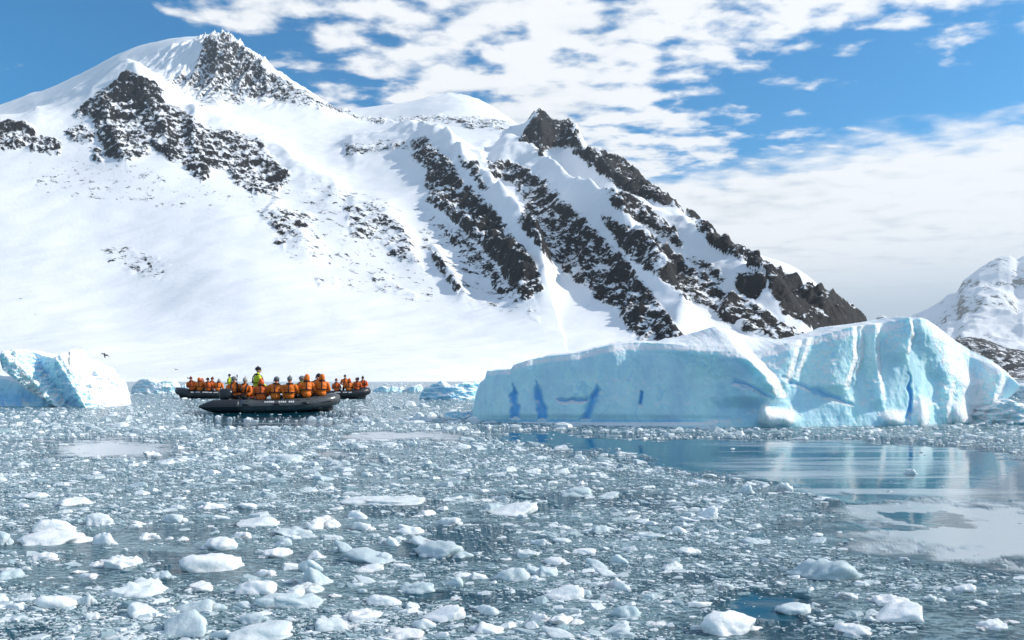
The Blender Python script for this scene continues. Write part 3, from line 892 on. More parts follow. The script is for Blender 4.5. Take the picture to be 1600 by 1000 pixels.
# ------------------------------------------------------------------ ice chunks
def lump(rs, kind, seed):
    bm = bmesh.new()
    bmesh.ops.create_icosphere(bm, subdivisions=4, radius=1.0)
    P = np.array([v.co[:] for v in bm.verts])
    r = np.full(len(P), 1.3)
    ncut = {'domed': 9, 'wedge': 9, 'blocky': 13, 'flat': 11, 'jagged': 20}[kind]
    for i in range(ncut):
        n = rs.normal(size=3); n[2] = n[2] * (0.6 if kind != 'wedge' else 0.9); n /= np.linalg.norm(n)
        d = rs.uniform(0.50, 0.98)
        dot = P @ n
        r = np.where(dot > 0.05, np.minimum(r, d / np.maximum(dot, 0.05)), r)
    r = np.minimum(r, 1.2)
    Q = P * r[:, None]
    for k, v in enumerate(bm.verts):
        v.co = Q[k]
    for _ in range({'domed': 2, 'wedge': 1, 'blocky': 0, 'flat': 1, 'jagged': 0}[kind]):
        bmesh.ops.smooth_vert(bm, verts=bm.verts, factor=0.5, use_axis_x=True, use_axis_y=True, use_axis_z=True)
    Q = np.array([v.co[:] for v in bm.verts])
    na = {'domed': .20, 'wedge': .18, 'blocky': .15, 'flat': .22, 'jagged': .27}[kind]
    o1, o2 = rs.uniform(0, 50, 2)
    nn = fbm(Q[:, 0] * 1.5 + o1, Q[:, 1] * 1.5 + Q[:, 2] * 1.3 + o2, 4, seed) + 0.6 * ridged(Q[:, 0] * 1.9 + Q[:, 2] + o2, Q[:, 1] * 1.9 + o1, 3, seed + 4) - 0.4
    Q = Q * (1 + na * nn)[:, None]
    if kind == 'wedge':
        Q[:, 2] = Q[:, 2] * (0.5 + 0.5 * Q[:, 0]) + 0.05
    if kind == 'flat':
        Q[:, 2] = np.sign(Q[:, 2]) * np.abs(Q[:, 2]) ** 0.6 * (0.8 + 0.6 * fbm(Q[:, 0] * 2 + o1, Q[:, 1] * 2, 3, seed + 2))
    if kind == 'jagged':
        Q[:, 2] += 0.45 * np.maximum(0, Q[:, 2]) * ridged(Q[:, 0] * 2.5 + o1, Q[:, 1] * 2.0, 3, seed + 8)
    F_ = np.array([[v.index for v in f.verts] for f in bm.faces])
    bm.free()
    return Q, F_
def chunk_mesh(seed, kind):
    rs = np.random.RandomState(seed)
    Vs, Fs, off = [], [], 0
    nl = {'domed': (1, 2, 1, 3, 2), 'wedge': (1, 2, 1, 2, 1), 'blocky': (1, 1, 2, 1, 2), 'flat': (2, 3, 1, 2, 3), 'jagged': (2, 3, 2, 1, 3)}[kind][seed % 5]
    for i in range(nl):
        Q, F_ = lump(rs, kind, seed + 31 * i)
        if i:
            s_ = rs.uniform(.45, .75)
            Q = Q * np.array([s_, s_, s_ * rs.uniform(.7, 1.1)]) + np.array([rs.choice([-1, 1]) * rs.uniform(.55, .95), rs.uniform(-.4, .4), rs.uniform(-.25, .0)])
        Vs.append(Q); Fs.append(F_ + off); off += len(Q)
    Q = np.concatenate(Vs); F_ = np.concatenate(Fs)
    Q[:, :2] -= (Q[:, :2].max(0) + Q[:, :2].min(0)) / 2
    Q = Q / np.array([np.ptp(Q[:, 0]), np.ptp(Q[:, 1]), 1.0])
    Q[:, 2] = Q[:, 2] / Q[:, 2].max()
    Q[:, 2] = np.where(Q[:, 2] < 0, np.maximum(Q[:, 2], -1.0) * 0.8, Q[:, 2])
    me = mesh_np('ice_chunk_' + kind, Q, F_, True)
    me.materials.append(M_CHUNK)
    return me
KINDS = ['domed', 'wedge', 'blocky', 'flat', 'jagged']
PROTO = {k: [chunk_mesh(700 + 10 * i + j, k) for j in range(5)] for i, k in enumerate(KINDS)}
rng = random.Random(42)

# traced chunks: column, waterline row, width px, height px, kind, own label or None, reference name
TR = [
 (282, 997, 92, 40, 'blocky', 'bulky rounded white ice chunk at the bottom left foreground', 'bulky bottom-left chunk'),
 (692, 873, 96, 30, 'domed', 'large smooth white wedge of ice alone in dark water at centre', 'smooth centre wedge'),
 (1145, 992, 112, 40, 'domed', 'large white ice slab beside dark blue water at the bottom right of centre', 'large lower-right slab'),
 (1295, 906, 138, 36, 'jagged', 'long ragged snowy floe in the slush on the lower right', 'long ragged floe'),
 (486, 916, 64, 32, 'blocky', 'thick white ice block standing highest of its cluster at lower left centre', 'thick cluster block'),
 (332, 893, 96, 32, 'domed', 'long-backed pale ice chunk left of the clustered thick block', 'long-backed chunk'),
 (88, 853, 118, 22, 'domed', 'wide low slab of ice near the left edge under a rounder chunk', 'wide left slab'),
 (575, 881, 90, 24, 'wedge', 'sloping white ice wedge with a narrow fin at its left', 'sloping finned wedge'),
 (880, 938, 64, 26, 'wedge', 'curved white ice chunk with an arched back, lower centre', 'curved arched chunk'),
 (690, 971, 74, 24, 'wedge', 'slanted elongated white chunk at the bottom centre', 'slanted bottom chunk'),
 (1395, 969, 90, 24, 'wedge', 'slanting pale wedge of ice in the lower right slush', 'slanting right wedge'),
 (505, 827, 54, 24, 'jagged', 'spiky notched ice chunk standing up in the left middle slush', 'spiky notched chunk'),
 (455, 951, 118, 24, 'flat', 'wide crumbly flat floe below the thick cluster block', 'wide crumbly floe'),
 (215, 933, 98, 26, 'flat', 'long flat ice slab above the bottom left corner', 'long flat left slab'),
 (1105, 812, 32, 26, 'wedge', 'steep triangular fin of ice right of centre', 'triangular fin'),
 (1225, 769, 28, 20, 'jagged', 'right one of two small glittering ice lumps before the open lead', 'glittering lump'),
 (900, 776, 52, 15, 'domed', 'smooth two-humped chunk in the calm water of the middle distance', 'two-humped chunk'),
 (240, 712, 34, 9, 'flat', 'low grey lump at the right end of the bright calm patch', 'calm-patch lump'),
 (440, 722, 66, 13, 'domed', 'long low chunk floating below the nearest boat', 'chunk below the boat'),
 (600, 790, 150, 13, 'flat', 'very long thin strip of ice left of centre', 'long thin strip'),
 (800, 806, 86, 18, 'wedge', 'stepped white floe at the centre of the slush', 'stepped centre floe'),
 (1010, 842, 70, 10, 'flat', 'long thin white floe right of centre', 'thin right floe'),
]
TR2 = [(8, 851, 34, 28, 'blocky'), (85, 833, 62, 24, 'domed'), (165, 851, 48, 22, 'domed'), (157, 821, 52, 22, 'domed'), (275, 816, 38, 17, 'blocky'),
 (342, 859, 62, 24, 'domed'), (180, 886, 88, 22, 'flat'), (90, 950, 62, 22, 'domed'), (136, 945, 36, 20, 'domed'), (346, 997, 36, 16, 'blocky'),
 (405, 1003, 104, 22, 'domed'), (152, 968, 36, 11, 'flat'), (222, 966, 52, 24, 'wedge'), (405, 823, 68, 15, 'wedge'), (465, 839, 92, 14, 'flat'),
 (376, 841, 38, 11, 'domed'), (430, 871, 54, 16, 'domed'), (442, 853, 32, 13, 'wedge'), (476, 931, 62, 20, 'jagged'), (400, 929, 62, 24, 'domed'),
 (486, 893, 40, 24, 'blocky'), (538, 863, 36, 20, 'wedge'), (575, 894, 48, 13, 'wedge'), (400, 976, 60, 18, 'domed'), (315, 956, 82, 22, 'domed'),
 (565, 971, 78, 18, 'flat'), (535, 986, 88, 18, 'flat'), (603, 879, 30, 20, 'domed'), (660, 851, 48, 15, 'wedge'), (950, 779, 36, 13, 'wedge'),
 (772, 800, 52, 14, 'domed'), (830, 896, 38, 15, 'domed'), (800, 908, 56, 22, 'domed'), (852, 901, 40, 18, 'domed'), (870, 883, 42, 13, 'domed'),
 (932, 888, 38, 16, 'wedge'), (945, 899, 38, 11, 'wedge'), (916, 931, 26, 11, 'domed'), (962, 921, 54, 20, 'jagged'), (978, 966, 44, 20, 'domed'),
 (1013, 937, 20, 9, 'domed'), (662, 982, 38, 20, 'blocky'), (710, 916, 32, 16, 'wedge'), (650, 927, 62, 18, 'flat'), (845, 971, 36, 14, 'jagged'),
 (887, 976, 64, 15, 'flat'), (870, 996, 60, 14, 'wedge'), (640, 999, 84, 10, 'flat'), (967, 881, 28, 16, 'blocky'), (845, 851, 40, 11, 'domed'),
 (940, 833, 40, 14, 'domed'), (1167, 771, 26, 19, 'jagged'), (1240, 959, 60, 17, 'domed'), (1385, 946, 74, 15, 'flat'), (1505, 926, 46, 13, 'domed'),
 (1276, 839, 24, 7, 'domed'), (1423, 741, 22, 11, 'jagged'), (1322, 936, 34, 12, 'jagged'), (760, 960, 44, 14, 'domed'), (745, 905, 34, 12, 'domed'),
 (1050, 890, 40, 14, 'domed'), (70, 875, 60, 12, 'flat'), (255, 905, 40, 14, 'domed'), (20, 905, 50, 18, 'domed'), (0, 945, 26, 22, 'blocky'),
 (1075, 865, 44, 12, 'flat'), (1180, 850, 50, 9, 'flat'), (600, 945, 56, 14, 'domed'), (760, 990, 60, 16, 'domed'), (960, 990, 50, 14, 'wedge'),
 (1330, 990, 60, 14, 'flat'), (1460, 940, 40, 11, 'flat'), (1540, 985, 60, 14, 'flat'), (820, 870, 50, 12, 'flat'), (560, 810, 40, 12, 'domed'),
 (120, 790, 60, 14, 'domed'), (50, 780, 50, 12, 'domed'), (330, 795, 44, 12, 'domed'), (700, 820, 50, 12, 'domed'), (640, 835, 44, 13, 'domed')]
placed = []
def put_chunk(x, wl, wpx, hpx, kind):
    D = water_D(wl)
    s = D / F
    wid = wpx * s; hgt = hpx * s * 0.82
    dep = wid * rng.uniform(0.5, 0.8)
    me = rng.choice(PROTO[kind])
    o = bpy.data.objects.new('ice_chunk', me)
    col.objects.link(o)
    Dc = D + dep * 0.35
    X = (x - 800) / F * Dc
    o.location = (X, Dc, -0.10 * hgt)
    flip = rng.choice([0, math.pi])
    o.rotation_euler = (rng.uniform(-.10, .10), rng.uniform(-.10, .10), flip + rng.uniform(-.45, .45))
    o.scale = (wid * 1.02, dep, hgt * 1.08)
    placed.append([o, x, wl, wpx, hpx, kind, X, Dc, wid])
    return o
refs = []
for x, wl, wp, hp, k, lab, ref in TR:
    o = put_chunk(x, wl, wp, hp, k)
    tag(o, lab, 'ice chunk', 'floating ice chunks')
    refs.append((ref, x, wl))
for a in TR2:
    put_chunk(*a)
rs = np.random.RandomState(9)
tries = 0
while len(placed) < 300 and tries < 20000:
    tries += 1
    wl = 672 + 330 * rs.rand() ** 0.9
    x = rs.uniform(-20, 1620)
    near = (wl - 592) / 408
    wp = (13 + 34 * rs.rand() ** 2.0) * (0.55 + 0.65 * near)
    if x > 1150:
        wp *= 0.75
        if rs.rand() < 0.6:
            continue
    D = water_D(wl); X = (x - 800) / F * D
    op, fl = zones(np.array([X]), np.array([D]))
    if op[0] > 0.35 or fl[0] > 0.4:
        continue
    if D > 19 and x > 730 and wl < 684:
        continue
    bad = False
    for q in placed:
        if abs(q[1] - x) < (q[3] + wp) * 0.42 and abs(q[2] - wl) < (q[4] + wp * .25) * 0.55:
            bad = True; break
    if bad:
        continue
    k = KINDS[rs.choice(5, p=[.24, .2, .10, .34, .12])]
    put_chunk(x, wl, wp, wp * {'domed': .25, 'wedge': .27, 'blocky': .36, 'flat': .13, 'jagged': .34}[k] * rs.uniform(.75, 1.15), k)
ADJ = {'domed': 'rounded', 'wedge': 'wedge-shaped', 'blocky': 'blocky', 'flat': 'flat', 'jagged': 'jagged'}
ORD = ['nearest', 'second', 'third', 'fourth', 'fifth', 'sixth', 'seventh', 'eighth', 'ninth', 'tenth', 'eleventh', 'twelfth', 'thirteenth', 'fourteenth', 'fifteenth', 'sixteenth', 'seventeenth', 'eighteenth', 'nineteenth', 'twentieth']
buck = {}
for q in placed:
    o, x, wl, wp, hp, k = q[:6]
    if 'label' in o:
        continue
    best = min(refs, key=lambda r: math.hypot(r[1] - x, 2.2 * (r[2] - wl)))
    ddx = x - best[1]; ddy = (wl - best[2]) * 2.2
    if abs(ddx) > 2.4 * abs(ddy):
        dr = 'right of' if ddx > 0 else 'left of'
    elif abs(ddy) > 2.4 * abs(ddx):
        dr = 'below' if ddy > 0 else 'above'
    else:
        dr = ('below' if ddy > 0 else 'above') + (' right of' if ddx > 0 else ' left of')
    sz = 'large' if wp > 60 else ('medium' if wp > 34 else 'small')
    buck.setdefault((best[0], dr), []).append((math.hypot(ddx, ddy), sz, ADJ[k], o))
for (ref, dr), lst in buck.items():
    lst.sort(key=lambda e: e[0])
    for i, (d, sz, ad, o) in enumerate(lst):
        tag(o, f'{sz} {ad} ice chunk, {ORD[min(i, 19)]} one {dr} the {ref}', 'ice chunk', 'floating ice chunks')

# brash: tens of thousands of small fragments between the chunks, nobody could count them
def build_brash():
    rs = np.random.RandomState(77)
    N = 165000
    py = 600 + 420 * rs.rand(N) ** 1.05
    px = rs.uniform(-280, 1900, N)
    D = water_D(py)
    X = (px - 800) / F * D; Y = D
    op, fl = zones(X, Y)
    clump = 1.3 * fbm(X * 0.22, Y * 0.5, 4, 14, .6) + 0.7 * fbm(X * 1.1, Y * 1.6, 2, 15)
    nearf = sstep(640, 900, py)
    dens = (1 - op) * ((0.95 - 0.62 * nearf) + (0.5 + 0.3 * nearf) * clump) * np.where(fl > .3, 0.10, 1) + 0.006
    dens *= np.where(px > 1180, 0.62, 1.0)
    keep = rs.rand(N) < dens
    # nothing under the boats or bergs
    keep &= ~((px > 330) & (px < 525) & (py > 626) & (py < 643))
    X, Y, D, px, py = X[keep], Y[keep], D[keep], px[keep], py[keep]
    n = min(len(X), 68000)
    X, Y, D, px, py = X[:n], Y[:n], D[:n], px[:n], py[:n]
    wpx = 3.2 * (1 - rs.rand(n) * 0.993) ** (-0.48)
    wpx = np.clip(wpx * (0.8 + 0.45 * sstep(620, 670, py) - 0.25 * sstep(700, 860, py)), 3.0, 32) * (0.9 + 0.85 * (py - 592) / 408)
    W = np.clip(wpx * D / F, 0.015, 1.6)
    K = 6
    ang = np.linspace(0, 2 * np.pi, K, endpoint=False)[None, :] + rs.uniform(0, 6.28, (n, 1)) + rs.uniform(-.3, .3, (n, K))
    rad = W[:, None] * 0.5 * rs.uniform(0.6, 1.15, (n, K))
    rot = rs.uniform(-.35, .35, (n, 1)); asp = rs.uniform(.35, .75, (n, 1))
    cx = np.cos(ang) * rad; cy = np.sin(ang) * rad * asp
    bx = cx * np.cos(rot) - cy * np.sin(rot); by = cx * np.sin(rot) + cy * np.cos(rot)
    hh = W * rs.uniform(.04, .23, n) * np.where(rs.rand(n) < .4, .4, 1) * (1.2 - .5 * sstep(630, 760, py))
    tx = rs.uniform(-.35, .35, n); ty = rs.uniform(-.35, .35, n)
    sh = rs.uniform(.45, .8, (n, 1))
    bot = np.stack([X[:, None] + bx, Y[:, None] + by, np.full((n, K), -0.02)], -1)
    zt = hh[:, None] * (0.55 + rs.uniform(-.15, .35, (n, K))) + (tx[:, None] * bx + ty[:, None] * by) * .5
    top = np.stack([X[:, None] + bx * sh, Y[:, None] + by * sh, np.maximum(zt, 0.002)], -1)
    apx = np.stack([X + tx * W * .2, Y + ty * W * .2, hh * 1.05], -1)[:, None, :]
    V = np.concatenate([bot, top, apx], 1)       # 2K+1 verts
    i = np.arange(K); j = (i + 1) % K
    tri = np.concatenate([np.stack([i, j, K + j], 1), np.stack([i, K + j, K + i], 1), np.stack([K + i, K + j, np.full(K, 2 * K)], 1)], 0)
    fc = (tri[None] + (np.arange(n) * (2 * K + 1))[:, None, None]).reshape(-1, 3)
    tone = np.repeat(np.clip(rs.uniform(0, 1, n) ** (0.6 + 0.8 * sstep(640, 850, py)) + 0.15, 0, 1), 2 * K + 1)
    me = mesh_np('brash_ice', V.reshape(-1, 3), fc, False, {'tone': tone})
    o = link('brash_ice', me, M_BRASH)
    o['kind'] = 'stuff'
    o['label'] = 'small crushed brash ice floating over the whole bay'
    o['category'] = 'brash ice'
    return o
build_brash()

# ------------------------------------------------------------------ people and boats
def capsule(bm, a, b, ra, rb, seg=10, rings=3):
    a = Vector(a); b = Vector(b)
    ax = (b - a); L = ax.length
    ax = ax / max(L, 1e-6)
    q = ax.to_track_quat('Z', 'Y')
    prof_ = []
    for i in range(rings + 1):
        t = math.pi / 2 * i / rings
        prof_.append((-ra * math.cos(t), ra * math.sin(t)))
    for i in range(rings + 1):
        t = math.pi / 2 * i / rings
        prof_.append((L + rb * math.sin(t), rb * math.cos(t)))
    rows = []
    for z, r in prof_:
        if r < 1e-5:
            rows.append([bm.verts.new(a + q @ Vector((0, 0, z)))])
        else:
            rows.append([bm.verts.new(a + q @ Vector((r * math.cos(2 * math.pi * k / seg), r * math.sin(2 * math.pi * k / seg), z))) for k in range(seg)])
    for i in range(len(rows) - 1):
        p_, n_ = rows[i], rows[i + 1]
        for k in range(seg):
            k2 = (k + 1) % seg
            if len(p_) == 1:
                bm.faces.new((p_[0], n_[k2], n_[k]))
            elif len(n_) == 1:
                bm.faces.new((p_[k], p_[k2], n_[0]))
            else:
                bm.faces.new((p_[k], p_[k2], n_[k2], n_[k]))
def ellipsoid(bm, c, r, sub=2):
    bmesh.ops.create_icosphere(bm, subdivisions=sub, radius=1.0, matrix=Matrix.Translation(c) @ Matrix.Diagonal((*r, 1)))
def tube(bm, pts, rad, seg=8, closed=False, cap=True):
    """swept tube through points; rad a number or a list"""
    P = [Vector(p) for p in pts]; n = len(P)
    rr = rad if isinstance(rad, (list, tuple)) else [rad] * n
    rows = []; prev = None
    for i in range(n):
        if closed:
            tg = (P[(i + 1) % n] - P[i - 1]).normalized()
        else:
            tg = (P[min(i + 1, n - 1)] - P[max(i - 1, 0)]).normalized()
        if prev is None:
            up = Vector((0, 0, 1)) if abs(tg.z) < 0.9 else Vector((1, 0, 0))
            s = tg.cross(up).normalized()
        else:
            s = (prev - tg * prev.dot(tg)).normalized()
        prev = s
        u = s.cross(tg)
        rows.append([bm.verts.new(P[i] + (s * math.cos(2 * math.pi * k / seg) + u * math.sin(2 * math.pi * k / seg)) * rr[i]) for k in range(seg)])
    m = n if closed else n - 1
    for i in range(m):
        a, b = rows[i], rows[(i + 1) % n]
        for k in range(seg):
            bm.faces.new((a[k], a[(k + 1) % seg], b[(k + 1) % seg], b[k]))
    if cap and not closed:
        bm.faces.new(rows[0][::-1]); bm.faces.new(rows[-1])
def rbox(bm, c, s, bev=0.02, rot=None):
    ret = bmesh.ops.create_cube(bm, size=1.0)
    vs = ret['verts']
    M = Matrix.Translation(c) @ (rot.to_4x4() if rot else Matrix.Identity(4)) @ Matrix.Diagonal((*s, 1))
    bmesh.ops.transform(bm, matrix=M, verts=vs)
    es = list({e for v in vs for e in v.link_edges})
    if bev:
        bmesh.ops.bevel(bm, geom=es, offset=bev, segments=2, affect='EDGES')

M_ORANGE = plain('orange_jacket', (0.80, 0.175, 0.012), 0.55, 0.18, 9, bump=0.02)
M_ORANGE2 = plain('deep_orange_jacket', (0.70, 0.115, 0.010), 0.55, 0.2, 9, bump=0.02)
M_YELLOW = plain('yellow_jacket', (0.62, 0.70, 0.012), 0.5, 0.15, 9, bump=0.02)
M_PANTS = plain('black_trousers', (0.012, 0.014, 0.018), 0.6, 0.2, 9, bump=0.01)
M_SKIN = plain('skin', (0.45, 0.24, 0.17), 0.5, 0.08, 20)
M_GLOVE = plain('dark_gloves', (0.02, 0.02, 0.022), 0.7)
M_BOOT = plain('rubber_boots', (0.010, 0.011, 0.012), 0.4)
M_VEST = plain('dark_vest_straps', (0.035, 0.010, 0.012), 0.6)
M_HATG = plain('grey_hat', (0.16, 0.17, 0.17), 0.85, 0.3, 30)
M_HATD = plain('dark_hat', (0.012, 0.014, 0.018), 0.85, 0.3, 30)
M_HATW = plain('pale_hat', (0.50, 0.48, 0.44), 0.85, 0.3, 30)
M_HATR = plain('maroon_hat', (0.16, 0.02, 0.025), 0.85, 0.3, 30)

def body_mesh(name, spec):
    """spec: list of (kind, args, tag); joined by a voxel remesh into one continuous skin, materials by nearest piece"""
    bm = bmesh.new()
    for kind, args, tg in spec:
        (capsule if kind == 'c' else ellipsoid)(bm, *args)
    me = bm_mesh(name + '_raw', bm)
    ob = bpy.data.objects.new(name + '_raw', me); col.objects.link(ob)
    md = ob.modifiers.new('r', 'REMESH'); md.mode = 'VOXEL'; md.voxel_size = 0.0125; md.use_smooth_shade = True
    sm = ob.modifiers.new('s', 'SMOOTH'); sm.factor = 0.5; sm.iterations = 3
    dc = ob.modifiers.new('d', 'DECIMATE'); dc.ratio = 0.22
    dg = bpy.context.evaluated_depsgraph_get()
    out = bpy.data.meshes.new_from_object(ob.evaluated_get(dg))
    out.name = name
    bpy.data.objects.remove(ob); bpy.data.meshes.remove(me)
    out.materials.clear()
    for m_ in (M_ORANGE, M_PANTS, M_SKIN, M_GLOVE, M_BOOT):
        out.materials.append(m_)
    nf_ = len(out.polygons)
    C = np.empty(nf_ * 3, np.float32); out.polygons.foreach_get('center', C); C = C.reshape(-1, 3)
    best = np.full(nf_, 1e9); idx = np.zeros(nf_, np.int32)
    for kind, args, tg in spec:
        if kind == 'c':
            a = np.array(args[0]); b = np.array(args[1]); ra, rb = args[2], args[3]
            e = b - a; t = np.clip(((C - a) @ e) / max(e @ e, 1e-9), 0, 1)
            d = np.linalg.norm(C - a - t[:, None] * e, axis=1) - (ra + (rb - ra) * t)
        else:
            c_ = np.array(args[0]); r_ = np.array(args[1])
            d = (np.linalg.norm((C - c_) / r_, axis=1) - 1) * r_.min()
        k = d < best
        best = np.where(k, d, best); idx = np.where(k, tg, idx)
    out.polygons.foreach_set('material_index', idx.astype(np.int32))
    out.polygons.foreach_set('use_smooth', np.full(nf_, True))
    return out
J, PT, SK, GL, BT = 0, 1, 2, 3, 4
def hand(spec, wrist, direction, side):
    """palm with four unequal bent fingers and a thumb leaving the side of the palm"""
    w_ = Vector(wrist); d = Vector(direction).normalized()
    up = Vector((0, 0, 1)); s = d.cross(up).normalized(); n = s.cross(d)
    pc = w_ + d * 0.055
    spec.append(('c', (tuple(w_), tuple(w_ + d * .085), .034, .040), GL))
    for i, l in enumerate((.060, .072, .068, .052)):
        b = w_ + d * .10 + s * ((i - 1.5) * .023)
        m_ = b + d * l * .55 - n * .006
        e = m_ + d * l * .40 - n * .026
        spec.append(('c', (tuple(b), tuple(m_), .0135, .0125), GL)); spec.append(('c', (tuple(m_), tuple(e), .0125, .0115), GL))
    tb = w_ + d * .035 + s * (.035 * side)
    tm = tb + d * .04 + s * (.028 * side)
    spec.append(('c', (tuple(tb), tuple(tm), .0155, .0135), GL)); spec.append(('c', (tuple(tm), tuple(tm + d * .035), .0135, .012), GL))
def head(spec, c, yaw=0.0, tilt=0.0):
    q = Matrix.Rotation(yaw, 3, 'Z') @ Matrix.Rotation(tilt, 3, 'X')
    def P(v):
        return tuple(Vector(c) + q @ Vector(v))
    spec.append(('e', (P((0, -.012, .03)), (.080, .098, .100)), SK))
    spec.append(('e', (P((0, .022, -.035)), (.066, .080, .085)), SK))       # jaw
    spec.append(('c', (P((0, .098, .02)), P((0, .118, -.018)), .012, .018), SK))   # nose
    spec.append(('c', (P((-.022, .092, -.052)), P((.022, .092, -.052)), .012, .012), SK))   # mouth
    spec.append(('c', (P((-.045, .080, .040)), P((.045, .080, .040)), .016, .016), SK))     # brow
    for s in (-1, 1):
        spec.append(('e', (P((s * .084, -.005, -.005)), (.014, .024, .032)), SK))
def seated(variant):
    s = []
    lean = (0.0, 0.05, -0.03, 0.03)[variant]
    s.append(('e', ((0, .02, .13), (.20, .19, .17)), J))
    s.append(('e', ((0, lean * .5, .30), (.215, .185, .22)), J))
    s.append(('e', ((0, lean, .45), (.235, .175, .20)), J))
    s.append(('c', ((-.17, lean, .545), (.17, lean, .545), .085, .085), J))
    s.append(('c', ((0, lean, .58), (0, lean + .015, .69), .085, .066), J))
    yaw = (0.0, 0.5, -0.6, 0.25)[variant]
    head(s, (0, lean + .02, .80), yaw)
    for sd in (-1, 1):
        k = (.13, .15, .12, .17)[variant]
        s.append(('c', ((sd * .10, .05, .10), (sd * k, .44, .08), .105, .078), PT))
        s.append(('c', ((sd * k, .44, .08), (sd * k, .47, -.30), .074, .056), PT))
        s.append(('c', ((sd * k, .47, -.28), (sd * k, .48, -.36), .062, .055), BT))
        s.append(('c', ((sd * k, .47, -.375), (sd * (k + .02), .62, -.385), .050, .045), BT))
        sh = (sd * .225, lean, .53)
        if variant == 1 and sd == 1:      # one hand down on the tube
            el = (.335, -.03, .27); wr = (.36, .02, .07); dr = (.1, .6, -.6)
        elif variant == 2 and sd == -1:   # hand raised holding a camera-high pose
            el = (-.31, .17, .36); wr = (-.12, .30, .52); dr = (.5, .3, .5)
        elif variant == 3:
            el = (sd * .34, .05, .28); wr = (sd * .22, .26, .15); dr = (-sd * .3, 1, -.15)
        else:
            el = (sd * .31, .09, .28); wr = (sd * .13, .27, .17); dr = (-sd * .5, 1, -.1)
        s.append(('c', (sh, el, .088, .074), J)); s.append(('c', (el, wr, .074, .054), J))
        hand(s, wr, dr, -sd)
    return s
def standing():
    s = []
    s.append(('e', ((0, .0, .92), (.19, .16, .17)), J)); s.append(('e', ((0, .0, 1.10), (.205, .165, .22)), J))
    s.append(('e', ((0, .01, 1.27), (.235, .165, .20)), J)); s.append(('c', ((-.17, .01, 1.385), (.17, .01, 1.385), .085, .085), J))
    s.append(('c', ((0, .01, 1.42), (0, .03, 1.53), .085, .066), J))
    head(s, (0, .045, 1.65), -0.3)
    for sd in (-1, 1):
        s.append(('c', ((sd * .10, 0, .86), (sd * .14, .05, .48), .108, .082), PT))
        s.append(('c', ((sd * .14, .05, .48), (sd * .15, -.01, .14), .080, .062), PT))
        s.append(('c', ((sd * .15, -.01, .22), (sd * .15, -.01, .08), .070, .060), BT))
        s.append(('c', ((sd * .15, -.02, .052), (sd * .17, .15, .045), .052, .045), BT))
        sh = (sd * .235, .01, 1.37); el = (sd * .34, .05, 1.10); wr = (sd * .26, .25, .98)
        s.append(('c', (sh, el, .088, .074), J)); s.append(('c', (el, wr, .074, .054), J))
        hand(s, wr, (-sd * .35, 1, -.1), -sd)
    return s
BODY = [body_mesh('seated_body', seated(v)) for v in range(4)]
BODY_ST = body_mesh('standing_body', standing())
HEADS = [((0, .02, .80), 0.0), ((0, .07, .80), .5), ((0, -.01, .80), -.6), ((0, .05, .80), .25)]

def hat_mesh(kind):
    bm = bmesh.new()
    if kind == 'beanie':
        bmesh.ops.create_icosphere(bm, subdivisions=3, radius=1.0)
        for v in list(bm.verts):
            if v.co.z < -0.12:
                v.co.z = -0.12
        for v in bm.verts:
            v.co = Vector((v.co.x * .098, v.co.y * .116 - .012, v.co.z * .115 + .055))
        tube(bm, [(.099 * math.cos(a), .117 * math.sin(a) - .012, .045) for a in np.linspace(0, 2 * math.pi, 20, endpoint=False)], .016, 6, True)
        ellipsoid(bm, (0, -.012, .178), (.026, .026, .024), 2)
    elif kind == 'cap':
        bmesh.ops.create_icosphere(bm, subdivisions=3, radius=1.0)
        for v in bm.verts:
            z = max(v.co.z, -0.5)
            v.co = Vector((v.co.x * .105, v.co.y * .122 - .014, z * .105 + .05))
        for s in (-1, 1):
            ellipsoid(bm, (s * .098, -.01, -.025), (.018, .05, .06), 2)
        ellipsoid(bm, (0, .10, .05), (.085, .065, .014), 2)
    else:   # hood, open at the face
        bmesh.ops.create_icosphere(bm, subdivisions=3, radius=1.0)
        dl = [v for v in bm.verts if v.co.y > 0.62 and v.co.z < 0.62]
        bmesh.ops.delete(bm, geom=dl, context='VERTS')
        for v in bm.verts:
            q = v.co
            v.co = Vector((q.x * (.106 if q.z > -.2 else .135) * (1 + .07 * math.sin(9 * q.z)), q.y * .125 - .025 - .02 * max(0, q.z), q.z * (.125 if q.z > 0 else .17) + .012))
        ex = bmesh.ops.solidify(bm, geom=bm.faces[:], thickness=0.012)
    return bm_mesh(kind, bm)
HATS = {k: hat_mesh(k) for k in ('beanie', 'cap', 'hood')}
def vest_mesh(z0, lean):
    bm = bmesh.new()
    def L(p):
        return (p[0], p[1] + lean, p[2] + z0)
    tube(bm, [L(p) for p in ((-.10, .17, .30), (-.115, .185, .42), (-.12, .12, .58), (-.11, 0, .655), (-.06, -.085, .665), (0, -.105, .665), (.06, -.085, .665), (.11, 0, .655), (.12, .12, .58), (.115, .185, .42), (.10, .17, .30))], .034, 8)
    tube(bm, [L((.238 * math.cos(a), .205 * math.sin(a) - .01, .30)) for a in np.linspace(0, 2 * math.pi, 22, endpoint=False)], .022, 6, True)
    tube(bm, [L(p) for p in ((0, -.12, .65), (0, -.19, .54), (0, -.205, .42), (0, -.215, .30))], .024, 6)
    return bm_mesh('life_vest', bm)
VEST = [vest_mesh(0, l) for l in (0, .05, -.03, .03)]
VEST_ST = vest_mesh(.82, .01)

